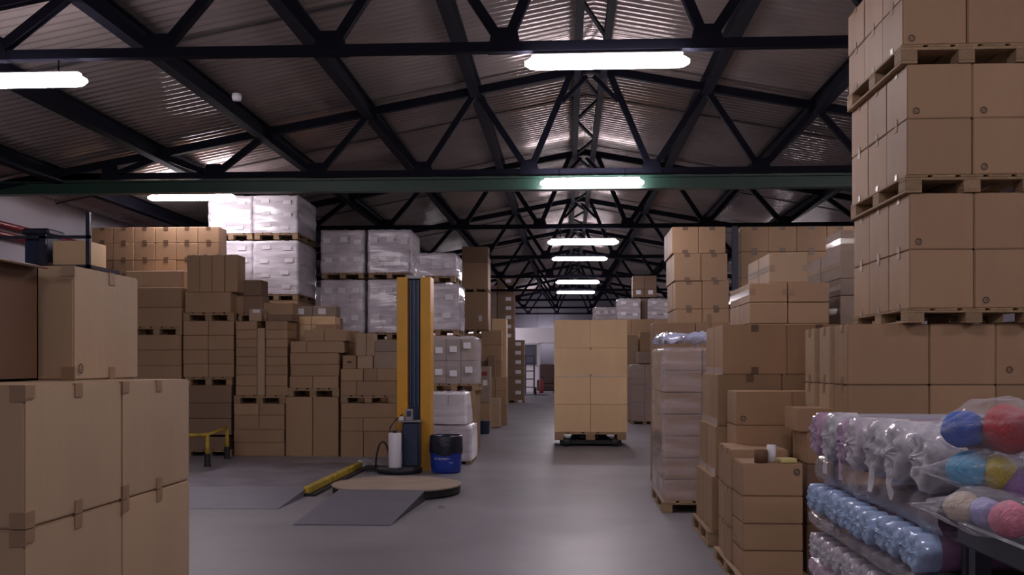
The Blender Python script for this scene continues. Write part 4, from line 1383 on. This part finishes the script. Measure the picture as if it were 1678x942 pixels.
def rolls():
    X0 = 1.235

    def roll(y, z, r, L, label, core, film, group, seed, tail=0.0, xo=0.0):
        rr = random.Random(seed)
        t = thing('fabric_roll', label, 'fabric roll', (X0 + xo + rr.uniform(-.012, .012), y, z), 0, group)
        n = 22
        vs, fs = [], []
        prof = [(.0, .03), (.0, r * .98), (.012, r), (L, r), (L, .03)]
        for x, rad in prof:
            for k in range(n):
                a = 2 * math.pi * k / n
                vs.append((x, rad * math.cos(a), rad * math.sin(a)))
        for i in range(len(prof) - 1):
            for k in range(n):
                fs.append((i * n + k, i * n + (k + 1) % n, (i + 1) * n + (k + 1) % n, (i + 1) * n + k))
        MB().add(vs, fs).build('fabric', M[core], t, True)
        v2, f2 = crumple(36, r, rr, .05)
        MB().add(v2, f2).build('sleeve_end', M[film], t, True)
        vs, fs = [], []
        m_ = 9
        for i in range(m_):
            x = .06 + (L - .06) * i / (m_ - 1)
            for k in range(n):
                a = 2 * math.pi * k / n
                rad = r * 1.03 + rr.uniform(0, .0015)
                vs.append((x, rad * math.cos(a), rad * math.sin(a)))
        for i in range(m_ - 1):
            for k in range(n):
                fs.append((i * n + k, i * n + (k + 1) % n, (i + 1) * n + (k + 1) % n, (i + 1) * n + k))
        MB().add(vs, fs).build('sleeve', M['sleeve_clear'], t, True)
        if tail:
            b = MB()
            vs = []
            for i in range(5):
                zt_ = -r * .5 - tail * i / 4
                for wv in (-.035, 0, .035):
                    vs.append((-.035 + rr.uniform(-.008, .008), wv * (1 - .1 * i) + rr.uniform(-.004, .004), zt_))
            fs = [(i * 3 + k, i * 3 + k + 1, i * 3 + k + 4, i * 3 + k + 3) for i in range(4) for k in range(2)]
            b.add(vs, fs).build('sleeve_tail', M[film], t, True)
        return t

    up = [(4.98, .098, 'magenta', 'film_lilac', 'lilac sleeve'), (4.74, .104, 'grey_fabric', 'film_grey', 'clear sleeve'), (4.52, .096, 'purple', 'film_lilac', 'dark purple core'), (4.30, .104, 'purple', 'film_grey', 'mauve core'),
          (4.05, .108, 'grey_fabric', 'film_grey', 'grey core'), (3.80, .110, 'grey_fabric', 'film_grey', 'wide grey core'), (3.55, .112, 'grey_fabric', 'film_grey', 'thick grey core')]
    zs = 1.065
    wds = ['farthest', 'second from back', 'third from back', 'middle', 'third from front', 'second from front', 'nearest']
    for i, (y, r, c, f, dsc) in enumerate(up):
        roll(y, zs + r, r, 1.05, 'thick plastic sleeved roll, %s on upper shelf, %s' % (wds[i], dsc), c, f, 'thick rolls on the upper shelf', 40 + i, .12 if i in (1, 2, 4, 5) else .0)
    o_ = ['first', 'second', 'third', 'fourth', 'fifth', 'sixth', 'seventh', 'eighth', 'ninth', 'tenth', 'eleventh', 'twelfth', 'thirteenth']
    for i in range(12):
        roll(4.98 - .132 * i, .795 + .062, .062, 1.0, 'thin roll in bluish sleeve, %s from the back of middle shelf' % o_[i], 'purple', 'film_blue', 'thin rolls on the middle shelf', 60 + i, 0.0, -.03)
    for i in range(12):
        roll(4.98 - .132 * i, .565 + .058, .058, 1.0, 'thin roll in whitish sleeve, %s from the back of lowest shelf' % o_[i], 'purple', 'film_grey', 'thin rolls on the lowest shelf', 80 + i, 0.0, -.02)
    # rack with shelves
    t = thing('roll_rack', 'low steel rack whose shelves carry the plastic sleeved rolls', 'rack', (X0 + .02, 0, 0))
    ya, yb = 3.40, 5.10
    for z in (zs, .795, .565):
        MB().box(.05, 1.1, ya, yb, z - .03, z - .001).build('shelf', M['table_steel'], t)
    for x in (.08, 1.07):
        for y in (ya + .02, yb - .02):
            MB().box(x - .02, x + .02, y - .02, y + .02, 0, 1.034).build('upright', M['table_steel'], t)
    # plastic sheets drooping over the shelf edges
    for z, h, nm, m_, xs_ in ((zs, .15, 'upper', 'sheet_grey', .035), (.795, .095, 'middle', 'sheet_grey', .0), (.565, .12, 'lowest', 'film_lilac', .0)):
        rr = random.Random(int(z * 1000))
        vs, fs = [], []
        prof = [(.10, -.0), (.02, .0), (-.02, -.02), (-.035, -h * .3), (-.035, -h * .6), (-.02, -h * .88), (.02, -h), (.055, -h * .97)]
        m2 = 26
        for i in range(m2):
            y = ya + .02 + (yb - ya - .02) * i / (m2 - 1)
            for x, dz in prof:
                vs.append((X0 + xs_ + x + .005 * math.sin(y * 9 + dz * 20), y, z + .001 + min(0, dz - .003 * (1 + math.sin(y * 13)))))
        q = len(prof)
        for i in range(m2 - 1):
            for k in range(q - 1):
                fs.append((i * q + k, i * q + k + 1, (i + 1) * q + k + 1, (i + 1) * q + k))
        o = MB().add(vs, fs).build('plastic_sheet', M[m_], None, True)
        tag(o, 'translucent plastic sheet drooping over the %s roll shelf edge' % nm, 'plastic sheet', 'plastic sheets on the roll rack')


rolls()


# ---- table with bags of yarn
def blob(rx, ry, rz, seed, sub=4, amp=.06, freq=6.0, tip=0.0):
    bm = bmesh.new()
    bmesh.ops.create_icosphere(bm, subdivisions=sub, radius=1.0)
    from mathutils import noise as N
    off = Vector((seed * 3.1, seed * 1.7, seed * .9))
    for v in bm.verts:
        d = v.co.normalized()
        k = 1 + amp * (N.noise(d * freq * .35 + off) + .5 * N.noise(d * freq + off))
        p = Vector((d.x * rx * k, d.y * ry * k, d.z * rz * k))
        if tip and d.x < -.35:
            t = (-d.x - .35) / .65
            p.x -= tip * t * t
            p.y *= 1 - .75 * t
            p.z *= 1 - .75 * t
        v.co = p
    me = bpy.data.meshes.new('blob')
    bm.to_mesh(me)
    bm.free()
    for p in me.polygons:
        p.use_smooth = True
    return me


def table():
    t = thing('work_table', 'dark steel work table holding bags of coloured yarn', 'table', (1.255, 1.7, 0))
    zt = 1.0
    MB().box(0, .85, 0, 1.62, zt - .075, zt, .008).build('tabletop', M['table_steel'], t)
    for x in (.05, .8):
        for y in (.06, 1.56):
            MB().box(x - .025, x + .025, y - .025, y + .025, 0, zt - .075).build('leg', M['table_steel'], t)
    MB().box(.03, .82, .06, 1.56, .55, .58).build('lower_shelf', M['purple'], t)
    Y = 3.02

    def ball(px, py, rpx, y, colr, seed, sx=1.0):
        p = AT(px, py, y)
        r = rpx / F * y
        me = blob(r * sx, r, r, seed, 3, .10, 5)
        me.name = 'yarn_skein'
        me.materials.append(M['yarn_' + colr])
        o = link('yarn_skein', me, None, p)
        return o
    data = [
        (1652, 703, 40, 3.02, 'red', 'bright red yarn skein in the top plastic bag', 1.0),
        (1612, 716, 30, 3.10, 'dkred', 'dark red yarn skein between blue and bright red ones', 1.0),
        (1578, 703, 30, 3.06, 'blue', 'royal blue yarn skein in the top plastic bag', 1.15),
        (1586, 768, 29, 3.04, 'sky', 'sky blue yarn skein in the middle plastic bag', 1.15),
        (1636, 774, 29, 3.02, 'yellow', 'mustard yellow yarn skein in the middle plastic bag', 1.0),
        (1676, 796, 27, 2.98, 'purple', 'purple yarn skein beside the mustard yellow one', 1.0),
        (1578, 830, 25, 2.98, 'beige', 'beige yarn skein in the lowest plastic bag', 1.2),
        (1614, 838, 23, 2.94, 'lavender', 'lavender yarn skein between beige and pink ones', 1.1),
        (1655, 851, 30, 2.86, 'pink', 'pink yarn skein in the lowest plastic bag', 1.05),
    ]
    for i, (px, py, r, y, c, lab, sx) in enumerate(data):
        tag(ball(px, py, r, y, c, i + 1, sx), lab, 'yarn', 'yarn skeins on the work table')
    for px, py, y, rx, ry, rz, rot, lab, sd in ((1628, 702, 3.05, .18, .12, .088, -.10, 'clear plastic bag round the blue and red yarn', 11), (1628, 776, 3.02, .17, .105, .072, .06, 'clear plastic bag round the sky blue and yellow yarn', 12),
                                               (1622, 840, 2.93, .165, .11, .066, .10, 'clear plastic bag round the beige and pink yarn', 13)):
        me = blob(rx, ry, rz, sd, 5, .13, 9, .06)
        me.name = 'plastic_bag'
        me.materials.append(M['film_clear'])
        o = link('plastic_bag', me, None, AT(px, py, y))
        o.rotation_euler.y = rot
        tag(o, lab, 'bag', 'clear yarn bags on the work table')


table()

# a pallet mark: little white sensor on a purlin
o = MB().lathe([(.005, 0), (.05, .0), (.06, .04), (.05, .08), (.005, .08)], n=14).build('smoke_detector', M['label'], None, True)
o.location = (PX(388, 11.9), 11.9, PZ(163, 11.9, -3.2))
tag(o, 'small white detector fixed under a dark roof purlin', 'detector')
